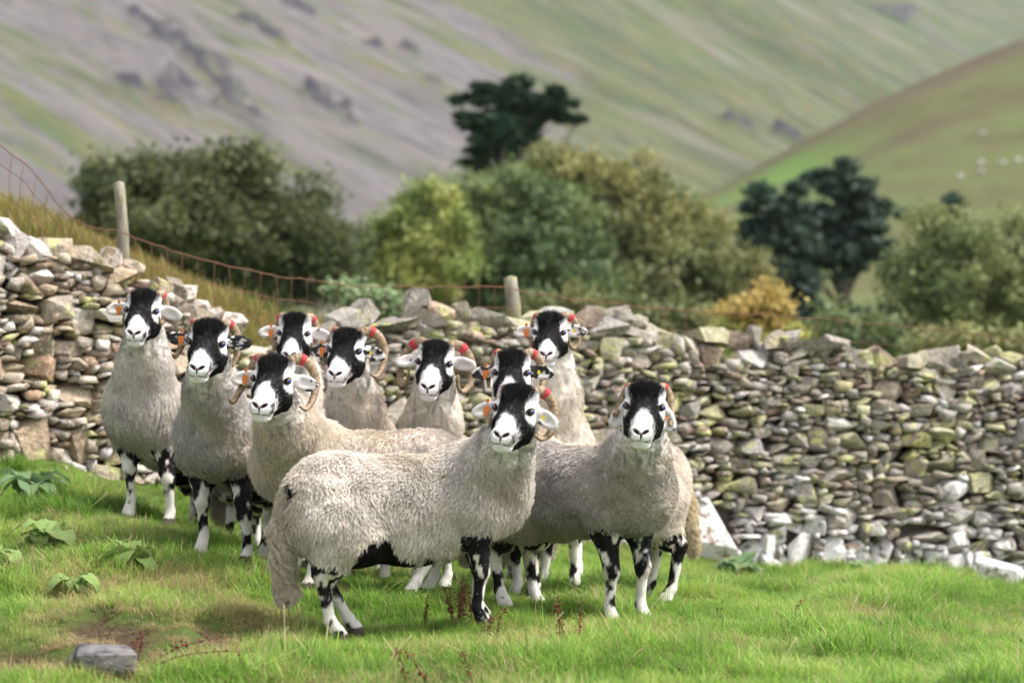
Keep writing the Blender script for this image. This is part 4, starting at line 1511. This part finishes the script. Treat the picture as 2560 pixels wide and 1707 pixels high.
def tree(name, label, cat, d, base_px, blobs, pal, seed, leaf=.16, dens=1.0, trunk_r=.16, clump_r=.45, pine=False, group=None, bark=(.10, .085, .07), trunk_top=None):
    """blobs: (px, py, rx, ry, depth offset factor) ellipses of the crown outline in photograph pixels at distance d"""
    rng = np.random.default_rng(seed)
    m = d / FPX
    bx = (base_px - 1280) * m
    bz = float(gz(bx, d, False)) - .15
    base = np.array([bx, d, bz])
    cl = []
    for (px, py, rx, ry, dy) in blobs:
        c = P(px, py, d) + np.array([0, dy * rx * m, 0])
        rr = np.array([rx * m, min(rx, ry * 1.3) * m * .9, ry * m])
        vol = rr[0] * rr[2]
        n = max(6, int(vol / clump_r ** 2 * 5.5))
        for _ in range(n):
            v = rng.normal(size=3)
            v /= np.linalg.norm(v)
            rad = rng.uniform(.35, 1.0) ** .5
            if pine: v[2] *= .9
            if rng.random() < (.28 if pine else .14): rad *= rng.uniform(1.08, 1.38 if pine else 1.22)
            cl.append((c + rr * v * rad, v))
    cc = np.array([c for c, _ in cl])
    ok = cc[:, 2] > bz + .3
    cc = cc[ok]
    vv = np.array([v for _, v in cl])[ok]
    pal = np.array(pal)
    LV, LC, LN = [], [], []
    for c, v in zip(cc, vv):
        n = int(rng.uniform(90, 150) * dens)
        sp = np.array([1, 1, .42]) if pine else np.array([1, 1, .75])
        q = rng.normal(size=(n, 3)) * clump_r * .42 * sp * rng.uniform(.75, 1.3)
        LV.append(c + q)
        LN.append(np.repeat((v * .6 + np.array([0, 0, .5]))[None], n, 0))
        pc = pal[min(len(pal) - 1, int(rng.random() * len(pal)))]
        hgt = n2(np.array([c[0] * .5]), np.array([c[2] * .5]), seed + 3)[0]
        pc2 = pal[min(len(pal) - 1, int(hgt * len(pal)))]
        LC.append((pc * .35 + pc2 * .65)[None] * rng.uniform(.75, 1.25, (n, 1)) * (1.25 if pine else 1.6))
    LV, LN, LC = np.vstack(LV), np.vstack(LN), np.vstack(LC)
    V, F = leaf_quads(LV, LN, leaf * .62, rng, 3.0 if pine else 1.6)
    LC = LC * .86 + LC.mean(1, keepdims=True) * .14
    root = empty(name, base)
    tag(root, label, cat, group)
    me = mesh_np('crown', V - base, F)
    set_col(me, np.repeat(LC, 4, 0))
    link('crown', me, MAT['leaf'], root)
    # trunk and limbs
    top = trunk_top if trunk_top is not None else None
    tp = P(*top, d) if top else np.array([cc[:, 0].mean(), d, np.quantile(cc[:, 2], .8)])
    T = MB()
    t = np.linspace(0, 1, 10)[:, None]
    wob = np.stack([n2(t[:, 0] * 3, t[:, 0] * 0 + seed, 71 + k) - .5 for k in range(3)], -1) * trunk_r * 3 * np.sin(np.pi * t)
    tpts = base + (tp - base) * t + wob * np.array([1, 1, 0])
    T.add(*tube(tpts, trunk_r * (1.25 - 1.0 * t[:, 0] ** .8), 10))
    pick = rng.choice(len(cc), min(len(cc), 26), replace=False)
    for i in pick:
        z0 = np.clip((cc[i][2] - base[2]) * .62 / max(tp[2] - base[2], .1), .15, .95)
        k = z0 * 9
        a = tpts[int(k)] + (tpts[min(9, int(k) + 1)] - tpts[int(k)]) * (k - int(k))
        r = trunk_r * (1.25 - 1.0 * z0 ** .8) * .5
        T.add(*limb(a, cc[i], r, r * .2, rng))
    tm = T.mesh('trunk', True)
    tm.vertices.foreach_set('co', (np.vstack(T.V) - base).astype(np.float32).ravel())
    link('trunk', tm, mat_simple('bark', bark, .9, .1, .35, 6), root)
    return root

def build_trees():
    MAT['leaf'] = mat_leaf('foliage', .3)
    oak = [(.048, .062, .020), (.068, .080, .025), (.038, .050, .018), (.090, .094, .030)]
    tree('oak_tree', 'broad dark olive tree with rounded crown behind the left fence post', 'tree', 44, 520,
         [(330, 500, 130, 90, 0), (430, 480, 150, 95, .3), (590, 470, 120, 95, 0), (600, 420, 55, 40, 0), (700, 520, 130, 100, .2), (560, 620, 280, 120, .1), (800, 590, 80, 110, 0), (250, 580, 70, 90, .2), (450, 580, 200, 110, -.3), (290, 440, 50, 40, 0), (650, 700, 200, 70, .1), (830, 690, 70, 70, 0)],
         oak, 101, .12, 1.9, .22, .42)
    pine = [(.010, .032, .012), (.016, .046, .016), (.020, .052, .015), (.009, .026, .012)]
    tree('pine_tree', 'tall dark pine with spreading layered branches rising above the other trees', 'tree', 78, 1215,
         [(1255, 330, 70, 60, 0), (1230, 410, 46, 40, 0), (1265, 222, 70, 16, 0), (1310, 205, 50, 14, .2), (1195, 245, 62, 14, .2), (1285, 250, 80, 16, -.2), (1370, 258, 50, 14, 0), (1390, 235, 22, 20, 0), (1340, 285, 80, 14, .2), (1425, 297, 34, 9, 0), (1215, 292, 70, 13, -.1), (1190, 312, 44, 9, .2), (1290, 318, 60, 13, 0), (1245, 345, 52, 13, .2), (1320, 350, 46, 12, 0), (1215, 378, 50, 12, 0), (1285, 385, 50, 13, .2), (1200, 408, 40, 12, 0), (1260, 415, 54, 14, 0), (1215, 445, 22, 26, 0), (1300, 430, 36, 14, 0)],
         pine, 102, .16, .8, .22, .23, True, trunk_top=(1300, 235))
    tree('young_tree', 'bright yellow-green young tree left of the big autumn trees', 'tree', 50, 1010,
         [(1050, 500, 46, 60, 0), (1130, 560, 60, 70, .2), (1120, 680, 80, 80, 0), (1010, 600, 90, 90, 0), (960, 650, 60, 70, 0), (1080, 620, 60, 90, .2), (1000, 720, 80, 80, 0)],
         [(.17, .21, .04), (.22, .245, .05), (.13, .17, .035), (.26, .26, .06)], 103, .13, 1.0, .08, .36)
    tree('green_tree', 'full deep green broadleaf tree in front of the dark pine', 'tree', 52, 1260,
         [(1260, 520, 130, 90, 0), (1200, 480, 60, 50, 0), (1420, 680, 120, 120, 0), (1380, 560, 120, 120, 0), (1190, 600, 110, 120, 0), (1300, 640, 150, 140, -.2), (1180, 740, 130, 110, 0), (1330, 760, 160, 120, -.2), (1330, 480, 60, 50, 0)],
         [(.075, .115, .036), (.10, .14, .044), (.060, .095, .034), (.13, .165, .05)], 104, .14, 1.0, .18, .42)
    tree('autumn_tree', 'large olive and golden broadleaf tree in the middle of the picture', 'tree', 56, 1560,
         [(1420, 450, 80, 90, 0), (1350, 430, 60, 60, .2), (1580, 490, 60, 60, 0), (1880, 700, 40, 60, 0), (1500, 480, 90, 80, 0), (1620, 440, 40, 60, 0), (1560, 560, 150, 110, 0), (1700, 560, 110, 90, .1), (1450, 600, 110, 120, -.2), (1800, 640, 80, 90, .1), (1640, 690, 170, 130, -.2), (1820, 740, 70, 90, 0), (1500, 740, 150, 110, -.2), (1390, 410, 40, 40, 0)],
         [(.125, .135, .042), (.165, .165, .046), (.095, .115, .038), (.19, .165, .05)], 105, .145, 1.0, .2, .44)
    tree('yellow_shrub', 'small orange-yellow autumn shrub just behind the wall', 'shrub', 26, 1890,
         [(1890, 800, 60, 50, 0), (1925, 760, 44, 36, 0), (1840, 830, 60, 40, 0), (1965, 810, 44, 44, 0), (1900, 860, 100, 44, 0), (1815, 800, 30, 26, 0)],
         [(.30, .24, .05), (.25, .25, .055), (.34, .22, .055), (.18, .21, .05)], 106, .075, 1.0, .03, .17)
    bp = [(.036, .066, .044), (.050, .084, .052), (.028, .054, .038), (.066, .104, .062)]
    tree('pine_tree', 'dark blue-green pine right of the autumn tree, the left one of the pair', 'tree', 62, 1950,
         [(1930, 520, 70, 40, 0), (1960, 570, 80, 46, .2), (1920, 630, 70, 50, 0), (1960, 700, 80, 60, 0), (1980, 790, 90, 60, 0), (1990, 480, 20, 26, 0), (1895, 480, 34, 18, 0), (1890, 570, 50, 24, 0), (2010, 620, 40, 24, 0), (1950, 860, 80, 50, 0)],
         bp, 107, .15, .75, .14, .24, True, trunk_top=(1945, 500))
    tree('pine_tree', 'dark blue-green pine with a bare lower trunk, the right one of the pair', 'tree', 64, 2105,
         [(2060, 450, 50, 26, 0), (2110, 470, 60, 36, 0), (2130, 530, 70, 46, .2), (2150, 600, 80, 46, 0), (2090, 640, 90, 50, 0), (2170, 560, 50, 30, 0), (2110, 420, 14, 22, 0), (2050, 540, 50, 34, .2), (2050, 590, 60, 30, .2), (2200, 640, 40, 20, 0), (2190, 520, 30, 18, 0), (2090, 800, 150, 50, 0)],
         bp, 108, .15, .75, .14, .24, True, trunk_top=(2110, 450))
    tree('conifer_tree', 'small blue-green spruce tip above the rightmost trees', 'tree', 70, 2375,
         [(2378, 500, 14, 26, 0), (2375, 540, 30, 26, 0), (2380, 580, 55, 30, 0), (2290, 530, 50, 16, 0), (2370, 640, 80, 50, 0)],
         bp, 109, .14, .7, .12, .28, True, trunk_top=(2378, 490))
    ol = [(.105, .135, .042), (.135, .155, .048), (.085, .115, .038), (.16, .165, .05)]
    tree('green_tree', 'loose olive green broadleaf tree at the right edge', 'tree', 48, 2430,
         [(2330, 600, 90, 70, 0), (2450, 590, 110, 80, 0), (2550, 620, 90, 90, 0), (2300, 700, 110, 110, 0), (2450, 730, 160, 120, -.2), (2580, 760, 90, 120, 0), (2330, 820, 130, 80, 0), (2500, 840, 130, 70, 0), (2640, 660, 90, 110, 0)],
         ol, 110, .14, .9, .16, .44)
    tree('willow_bush', 'pale grey-green feathery bush behind the dip in the wall', 'bush', 21, 950,
         [(900, 760, 60, 40, 0), (970, 770, 70, 44, 0), (1040, 790, 40, 36, 0), (930, 810, 90, 40, 0), (860, 740, 30, 40, 0)],
         [(.15, .215, .095), (.18, .24, .11), (.12, .18, .08)], 111, .05, 1.2, .02, .13)
    tree('hedge_bush', 'low dark green bush at the foot of the two pines', 'bush', 34, 2150,
         [(2100, 830, 90, 50, 0), (2200, 850, 90, 50, 0), (2300, 880, 90, 40, 0), (2030, 870, 60, 40, 0)],
         [(.08, .115, .038), (.10, .13, .042), (.14, .16, .05)], 112, .10, 1.0, .04, .26)
    tree('hedge_bush', 'olive bush low behind the wall at the right', 'bush', 30, 2420,
         [(2380, 870, 110, 44, 0), (2510, 880, 110, 50, 0), (2640, 890, 90, 50, 0)],
         [(.13, .15, .05), (.16, .165, .055), (.20, .19, .06)], 113, .09, 1.0, .04, .24)
    tree('hedge_bush', 'dull green bush low behind the wall below the autumn tree', 'bush', 36, 1560,
         [(1420, 790, 120, 60, 0), (1560, 810, 120, 60, 0), (1700, 820, 110, 50, 0), (1300, 790, 80, 50, 0)],
         [(.10, .115, .035), (.13, .13, .04), (.085, .10, .033)], 114, .11, 1.0, .05, .3)

# ------------------------------------------------------------------ fence
def build_fence():
    rng = np.random.default_rng(9)
    root = empty('wire_fence', P(300, 720, 13.5))
    tag(root, 'rusty wire netting fence with two weathered posts along the wall top', 'fence')
    b0 = np.array(root.location)
    wood = NT('fence_wood')
    tc = wood.n('ShaderNodeTexCoord').outputs['Object']
    mp = wood.n('ShaderNodeMapping')
    mp.inputs['Scale'].default_value = (30, 30, 2.5)
    wood.l(tc, mp.inputs['Vector'])
    f = wood.noise(mp.outputs[0], 3, 5, .65)
    g = wood.noise(tc, 7, 3)
    c = wood.ramp(f, [(.3, (.13, .115, .085)), (.6, (.30, .275, .22)), (.8, (.40, .37, .31))])
    c = wood.mix(wood.math('MULTIPLY', wood.rng(g, .5, .62), .6), c, (.26, .26, .10))
    wood.bump(f, .6, .01)
    wood.fin(c, .9, .1)
    def post(top, bot, r):
        pts = np.array([top, top + (bot - top) * .33 + np.array([.006, 0, 0]), top + (bot - top) * .66, bot])
        pts = catmull(pts[::-1], 8)
        V, F = tube(pts, r * (1 + .06 * rng.normal(size=8)), 10)
        V[-1] += np.array([.004, 0, .012])
        me = mesh_np('post', V - b0, F, False)
        link('post', me, wood.m, root)
    d1, d2 = 13.45, 14.75
    p = P(297, 458, d1); q = P(312, 700, d1); q = q + (q - p) * .25
    post(p, q, .031)
    p = P(1275, 694, d2); q = P(1287, 830, d2); q = q + (q - p) * .9
    post(p, q, .040)
    rust = mat_simple('rusty_wire', (.16, .075, .045), .8, .25, .4, 20)
    tx = [-420, 0, 60, 110, 165, 200, 235, 262, 290, 303, 330, 450, 580, 700, 900, 1080, 1268, 1290, 1400, 1600, 1800, 2000, 2300, 2560, 3000]
    ty = [150, 362, 408, 462, 535, 560, 572, 577, 573, 578, 592, 634, 668, 692, 716, 718, 716, 726, 742, 768, 782, 792, 818, 852, 900]
    def topy(x): return np.interp(x, tx, ty)
    offs = [0, 1, 2, 3]
    def offy(x, k):
        a = np.interp(x, [-420, 0, 120, 235, 300, 480, 900, 1270, 3000], [44, 46, 52, 62, 60, 56, 56, 52, 50])
        b = np.interp(x, [-420, 0, 120, 235, 300, 3000], [118, 118, 112, 110, 118, 104])
        c_ = np.interp(x, [-420, 0, 120, 235, 300, 3000], [190, 188, 165, 150, 170, 160])
        return [0, a, b, c_][k]
    def dep(x): return wall_d(x) + .42 + .04 * np.sin(x * .01)
    for k in offs:
        xs = np.concatenate([np.arange(-420, 1270, 18), np.arange(1270, 3000, 40)])
        pts = np.array([P(x, topy(x) + offy(x, k) + rng.normal() * 1.2 + 1.4 * math.sin(x * .045 + k + 2 * math.sin(x * .011)), dep(x)) for x in xs])
        V, F = tube(pts, 0.0034 if k == 0 else .0022, 5)
        link('wire', mesh_np('wire', V - b0, F, True), rust, root)
    x = -420.0
    while x < 2950:
        sk = np.interp(x, [-420, 0, 140, 240, 300], [-16, -14, -26, -8, 0])
        pts = np.array([P(x + sk * (k / 3) + rng.normal() * 1.5, topy(x) + offy(x, k), dep(x)) for k in offs])
        pts = catmull(pts, 9)
        V, F = tube(pts, .0015, 4)
        link('stay_wire', mesh_np('stay_wire', V - b0, F, True), rust, root)
        x += 30 if x < 280 else (39 if x < 1270 else 55)

# ------------------------------------------------------------------ plants and stones in the pasture
def leaf_mesh(name, Lh, Wd, bend, fold, rng, nx=9, ny=4):
    V, C = [], []
    rp = rng.uniform(10, 24)
    for i in range(nx + 1):
        t = i / nx
        w = Wd * (math.sin(math.pi * min(1, .06 + t * .94) ** .78) ** .8) * (1 if t < .97 else .4)
        if i == nx: w = Wd * .03
        xx = Lh * (math.sin(bend * t) / bend if bend else t)
        zz = Lh * ((1 - math.cos(bend * t)) / bend if bend else 0)
        for j in range(-ny, ny + 1):
            s_ = j / ny
            rip = .09 * Wd * math.sin(t * rp + s_ * 2) * abs(s_) + rng.normal() * .018 * Wd
            V.append((xx + rng.normal() * .002, s_ * w * .5, -zz + fold * abs(s_) * w * .5 + rip))
            C.append((t, abs(s_), abs(math.sin((t * 8 - abs(s_) * 1.5) * math.pi)) ** 6))
    W_ = 2 * ny + 1
    F = [(i * W_ + j, i * W_ + j + 1, (i + 1) * W_ + j + 1, (i + 1) * W_ + j) for i in range(nx) for j in range(2 * ny)]
    me = mesh_np(name, np.array(V), np.array(F), True)
    set_col(me, np.array(C), 'lf')
    return me

def leaf_plant_mat(name, c1, c2):
    t = NT(name)
    sep = t.n('ShaderNodeSeparateColor')
    t.l(t.attr('lf').outputs['Color'], sep.inputs[0])
    f = t.noise(geo_pos(t), 22, 3)
    c = t.mix(f, c1, c2)
    rib = t.math('MAXIMUM', t.rng(sep.outputs[1], .0, .14, 1, 0), t.math('MULTIPLY', sep.outputs[2], .5))
    c = t.mix(t.math('MULTIPLY', rib, .45), c, (.24, .30, .13))
    c = t.mix(t.math('MULTIPLY', t.rng(t.noise(geo_pos(t), 9, 2), .58, .7), .55), c, (.20, .16, .05))
    t.fin(c, .5, .3)
    tr = t.n('ShaderNodeBsdfTranslucent')
    t.l(c, tr.inputs['Color'])
    mx = t.n('ShaderNodeMixShader')
    mx.inputs[0].default_value = .3
    t.l(t.bsdf.outputs[0], mx.inputs[1]); t.l(tr.outputs[0], mx.inputs[2])
    t.l(mx.outputs[0], t.out.inputs['Surface'])
    return t.m

def leaf_plant(px, py, d, n, Lh, seed, mat, label, spread=(0, 360), up_=.7):
    rng = np.random.default_rng(seed)
    x = (px - 1280) * d / FPX
    root = empty('leafy_plant', (x, d, gz(x, d) - .01))
    tag(root, label, 'plant', 'broad-leaved plants in the grass')
    for k in range(n):
        me = leaf_mesh('leaf', Lh * rng.uniform(.5, 1.25), Lh * rng.uniform(.48, .75), rng.uniform(.9, 2.6), rng.uniform(.05, .6), rng)
        o = link('leaf', me, mat, root)
        az = R(spread[0] + (spread[1] - spread[0]) * (k + rng.uniform(-.3, .3)) / n)
        o.rotation_euler = (rng.normal() * .2, -R(rng.uniform(14, 70)) * up_, az)
        o.location = (math.cos(az) * .015, math.sin(az) * .015, .045 + rng.uniform(0, .04))
    return root

def dock_stalk(px, py, d, h, seed, label, lean=0.0, n=1):
    rng = np.random.default_rng(seed)
    x = (px - 1280) * d / FPX
    b = np.array([x, d, gz(x, d) - .01])
    root = empty('dock_stalk', b)
    tag(root, label, 'dock stalk', 'dry red-brown dock stalks')
    for k in range(n):
        off = np.array([rng.normal() * .035, rng.normal() * .03, 0]) if n > 1 else np.zeros(3)
        hh = h * rng.uniform(.55, 1.05) if n > 1 else h
        ln = lean + rng.normal() * .18
        t = np.linspace(0, 1, 8)[:, None]
        pts = off + np.array([0, 0, hh]) * t + np.array([ln * hh, rng.normal() * .1 * hh, 0]) * t ** 1.5 - np.array([0, 0, abs(ln) * hh * .3]) * t ** 2
        V, F = tube(pts, .0022 * (1.2 - .7 * t[:, 0]), 5)
        link('stem', mesh_np('stem', V, F, True), MAT['dockstem'], root)
        S = []
        for q in range(int(70 * hh / .2)):
            tt = rng.uniform(.25, 1)
            node = round(tt * 14) / 14
            p = pts[0] + 0
            i = min(6, int(node * 7))
            p = pts[i] + (pts[i + 1] - pts[i]) * (node * 7 - i)
            S.append(p + rng.normal(size=3) * np.array([.008, .008, .005]))
        V, F = leaf_quads(np.array(S), np.zeros((len(S), 3)), .0075, rng, 1.2)
        o = link('seed_head', mesh_np('seed_head', V, F), MAT['dock'], root)
        tag(o, kind='stuff')

def boulder(px, py, d, size, seed, label, col, wht, rot=(0, 0, 0), sink=.2, mat='boulder'):
    # worn field stones; the slate piece keeps its flat broken faces
    rng = np.random.default_rng(seed)
    me = rock_mesh('boulder', rng, 12 if mat == 'slate' else 24, .5, mat != 'slate')
    bm = bmesh.new()
    bm.from_mesh(me)
    bmesh.ops.bevel(bm, geom=list(bm.edges), offset=.035, segments=1, affect='EDGES')
    bmesh.ops.triangulate(bm, faces=bm.faces)
    bmesh.ops.subdivide_edges(bm, edges=bm.edges, cuts=1, use_grid_fill=True)
    co = np.array([v.co for v in bm.verts])
    nz = fbm(co * 5 + seed, seed, 3) - .5
    for v, q in zip(bm.verts, nz): v.co = v.co * (1 + .10 * q)
    bm.to_mesh(me)
    bm.free()
    me.materials.append(MAT[mat])
    x = (px - 1280) * d / FPX
    o = bpy.data.objects.new('boulder', me)
    COL.objects.link(o)
    o.scale = size
    o.rotation_euler = rot
    o.location = (x, d, gz(x, d) + size[2] * (.5 - sink))
    o.color = (*col, wht)
    tag(o, label, 'boulder')
    return o

def build_small():
    MAT['dockstem'] = mat_simple('dock_stem', (.11, .05, .035), .8, .15, .3, 30)
    MAT['dock'] = mat_simple('dock_seed', (.135, .042, .025), .85, .1, .45, 90)
    MAT['boulder'] = stone_material('boulder_stone', True)
    t = NT('slate_stone')
    tc = t.n('ShaderNodeTexCoord').outputs['Object']
    f = t.noise(tc, 2.2, 5, .6)
    f2 = t.noise(tc, 14, 5, .7)
    c = t.ramp(f, [(.36, (.09, .09, .095)), (.48, (.26, .25, .25)), (.58, (.38, .36, .34)), (.68, (.44, .37, .28))])
    c = t.mix(.5, c, t.mix(1.0, c, t.ramp(f2, [(.3, (.4, .4, .4)), (.7, (1.5, 1.5, 1.5))]), 'MULTIPLY'))
    t.bump(f2, .9, .05)
    MAT['slate'] = t.fin(c, .85, .2)
    g1 = leaf_plant_mat('plant_leaf_fresh', (.15, .25, .055), (.25, .34, .10))
    g2 = leaf_plant_mat('plant_leaf_blue', (.09, .17, .07), (.17, .26, .12))
    leaf_plant(75, 1190, 11.4, 9, .20, 1, g2, 'blue-green broad-leaved plant at the left edge by the wall foot')
    leaf_plant(120, 1330, 9.85, 10, .165, 2, g1, 'large yellow-green broad-leaved plant on the bank at the left')
    leaf_plant(330, 1385, 9.35, 7, .155, 3, g1, 'fresh green broad-leaved plant on the bank below the leftmost sheep')
    leaf_plant(185, 1440, 8.9, 7, .12, 4, g1, 'small broad-leaved plant above the bare soil at the lower left')
    leaf_plant(0, 1360, 9.6, 6, .10, 5, g1, 'tiny broad-leaved plant cut by the left edge of the picture')
    leaf_plant(1845, 1385, 14.55, 12, .24, 6, g2, 'dark green leafy plant at the wall foot right of the sheep', up_=1.1)
    leaf_plant(2160, 1395, 14.8, 8, .15, 7, g2, 'small green plant at the wall foot among white stones', up_=1.0)
    dock_stalk(1130, 1500, 8.95, .19, 11, 'thick clump of red-brown dock stalks by the front legs of the front sheep', 0, 9)
    dock_stalk(1060, 1500, 9.0, .13, 12, 'thin dock stalk left of the clump under the front sheep', -.1, 2)
    dock_stalk(1225, 1500, 8.6, .16, 19, 'sparse dock stalks across the front sheep leg', .25, 3)
    dock_stalk(1402, 1560, 8.55, .20, 13, 'dock stalks between the front sheep and the rightmost sheep', 0, 3)
    dock_stalk(1050, 1700, 7.7, .17, 14, 'dock stalk at the bottom edge, the left one of two', .05, 2)
    dock_stalk(1183, 1700, 7.65, .14, 15, 'dock stalk at the bottom edge, the right one of two', 0, 1)
    dock_stalk(335, 1640, 7.9, .21, 16, 'upright dock stalk beside the flat stone at the lower left', .05, 2)
    dock_stalk(345, 1645, 7.85, .24, 17, 'fallen dock stalk lying right of the flat stone', 1.6, 2)
    dock_stalk(1980, 1490, 10.1, .10, 18, 'short dock stalk in the grass right of the flock', .6, 1)
    dock_stalk(1790, 1500, 9.9, .08, 20, 'low dock stalk behind the rightmost sheep', .9, 2)
    boulder(252, 1660, 7.75, (.225, .15, .088), 25, 'flat pale stone lying in the grass at the lower left', (.21, .20, .19), .0, (.10, .06, .2), .08, 'slate')
    boulder(2495, 1420, 14.2, (.27, .24, .23), 22, 'white lichen-covered boulder lying in front of the wall at the right edge', (.36, .30, .27), 1.0, (.2, .1, .3), .15)
    boulder(2420, 1425, 14.4, (.18, .16, .14), 24, 'small tan stone beside the white boulder', (.32, .25, .19), .0, (.1, .3, .9), .3)
    # pale dry bents
    straw = mat_simple('dry_straw', (.55, .46, .30), .8, .2, .25, 30)
    rng = np.random.default_rng(77)
    spots = [(713, 1655, 7.95, .24, -.02), (650, 1660, 7.9, .17, .55), (960, 1640, 8.0, .13, .7), (1010, 1650, 7.95, .14, -.5), (1600, 1560, 9.0, .15, .6), (2180, 1560, 9.4, .15, .35), (2225, 1560, 9.3, .16, .12), (2110, 1570, 9.2, .18, .3), (560, 1400, 9.4, .16, .3), (600, 1410, 9.3, .13, .5), (2210, 1480, 10.6, .14, .15), (1950, 1640, 8.2, .12, .5), (1350, 1610, 8.3, .16, .5), (790, 1640, 8.0, .13, -.6)]
    SL = ['tall pale dry stalk standing below the tail of the front sheep', 'bent dry stalk left of the tall one below the tail', 'dry stalk leaning right below the belly of the front sheep', 'dry stalk leaning left below the belly of the front sheep',
          'dry stalk leaning right under the rightmost sheep', 'leaning dry stalk on the knoll at the right, middle of three', 'upright dry stalk on the knoll at the right', 'long leaning dry stalk at the left foot of the knoll',
          'dry stalk behind the tail of the front sheep, left one', 'short dry stalk behind the tail of the front sheep, right one', 'pale seeded stalk beyond the knoll before the wall', 'low dry stalk in the grass at the lower right', 'dry stalk between the front sheep and the rightmost sheep', 'dry stalk leaning left below the hind legs of the front sheep']
    for k, (px, py, d, h, ln) in enumerate(spots):
        x = (px - 1280) * d / FPX
        b = (x, d, gz(x, d) - .01)
        t = np.linspace(0, 1, 8)[:, None]
        pts = np.array([0, 0, h]) * t + np.array([ln * h, rng.normal() * .1 * h, 0]) * t ** 1.6
        V, F = tube(pts, .0016 * (1.15 - .6 * t[:, 0]), 5)
        root = link('grass_stalk', mesh_np('grass_stalk', V, F, True), straw)
        root.location = b
        tag(root, SL[k], 'grass stalk', 'pale dry grass stalks')

def build_far_sheep():
    pr = [('e', (0, 0, .55), (.45, .2, .24)), ('e', (.3, 0, .58), (.2, .17, .2)), ('c', (.35, 0, .6), (.58, 0, .36), .13, .07), ('c', (.56, 0, .36), (.68, 0, .18), .075, .05)]
    for sx, sy in ((.26, .1), (.26, -.1), (-.28, .1), (-.28, -.1)):
        pr.append(('c', (sx, sy, .4), (sx, sy, .02), .06, .035))
    ax = [np.arange(-.55, .85, .03), np.arange(-.32, .32, .03), np.arange(-.04, .9, .03)]
    G = np.stack(np.meshgrid(*ax, indexing='ij'), -1)
    D = np.full(G.shape[:3], .3)
    for p in pr:
        v = sd_ell(G, p[1], p[2]) if p[0] == 'e' else sd_cap(G, *p[1:])
        D = smin(D, v, .05)
    V, Q = surface_nets(D, ax)
    me = mesh_np('far_sheep', V, Q, True)
    me.materials.append(mat_simple('far_fleece', (.50, .48, .46), .9, .1, .1, 8))
    spots = [(2400, 450, 'lowest on the left of the far sheep on the hillside'), (2455, 437, 'lower one of the close pair of far sheep on the hillside'), (2452, 414, 'upper one of the close pair of far sheep on the hillside'), (2508, 416, 'far grazing sheep second from the right on the hillside'), (2545, 410, 'far grazing sheep nearest the right edge on the hillside'), (2458, 342, 'single far sheep highest up on the green hillside')]
    for k, (px, py, lb) in enumerate(spots):
        y = 200.0
        for y in np.arange(200, 420, .5):
            q = P(px, py, y)
            if hill_z(np.array([q[0]]), np.array([y]))[0] >= q[2]: break
        q = P(px, py, y)
        o = bpy.data.objects.new('grazing_sheep', me)
        COL.objects.link(o)
        o.location = (q[0], y, hill_z(np.array([q[0]]), np.array([y]))[0] - .03)
        o.scale = (.8, .8, .8)
        o.rotation_euler = (0, 0, [.3, 2.6, .1, 3.0, .4, 2.9][k])
        tag(o, 'white ' + lb, 'sheep', 'white sheep grazing on the far hillside')

def build_haze():
    bpy.ops.mesh.primitive_cube_add(size=1)
    o = bpy.context.object
    o.name = 'haze'
    o.scale = (5200, 3400, 640)
    o.location = (0, 1500, 290)
    m = bpy.data.materials.new('haze_air')
    m.use_nodes = True
    nt = m.node_tree
    for n in list(nt.nodes):
        if n.type == 'BSDF_PRINCIPLED': nt.nodes.remove(n)
    v = nt.nodes.new('ShaderNodeVolumePrincipled')
    v.inputs['Color'].default_value = (.80, .88, 1.0, 1)
    v.inputs['Density'].default_value = .00008
    out = next(n for n in nt.nodes if n.type == 'OUTPUT_MATERIAL')
    nt.links.new(v.outputs[0], out.inputs['Volume'])
    o.data.materials.append(m)
    tag(o, kind='stuff')

import time as _time
def _step(f):
    t = _time.time()
    f()
    print('BUILD %-18s %.1fs' % (f.__name__, _time.time() - t), flush=True)
for f in (build_ground, build_fell, build_hill, build_wall, build_sheep, build_grass, build_trees, build_fence, build_small, build_far_sheep, build_haze):
    _step(f)
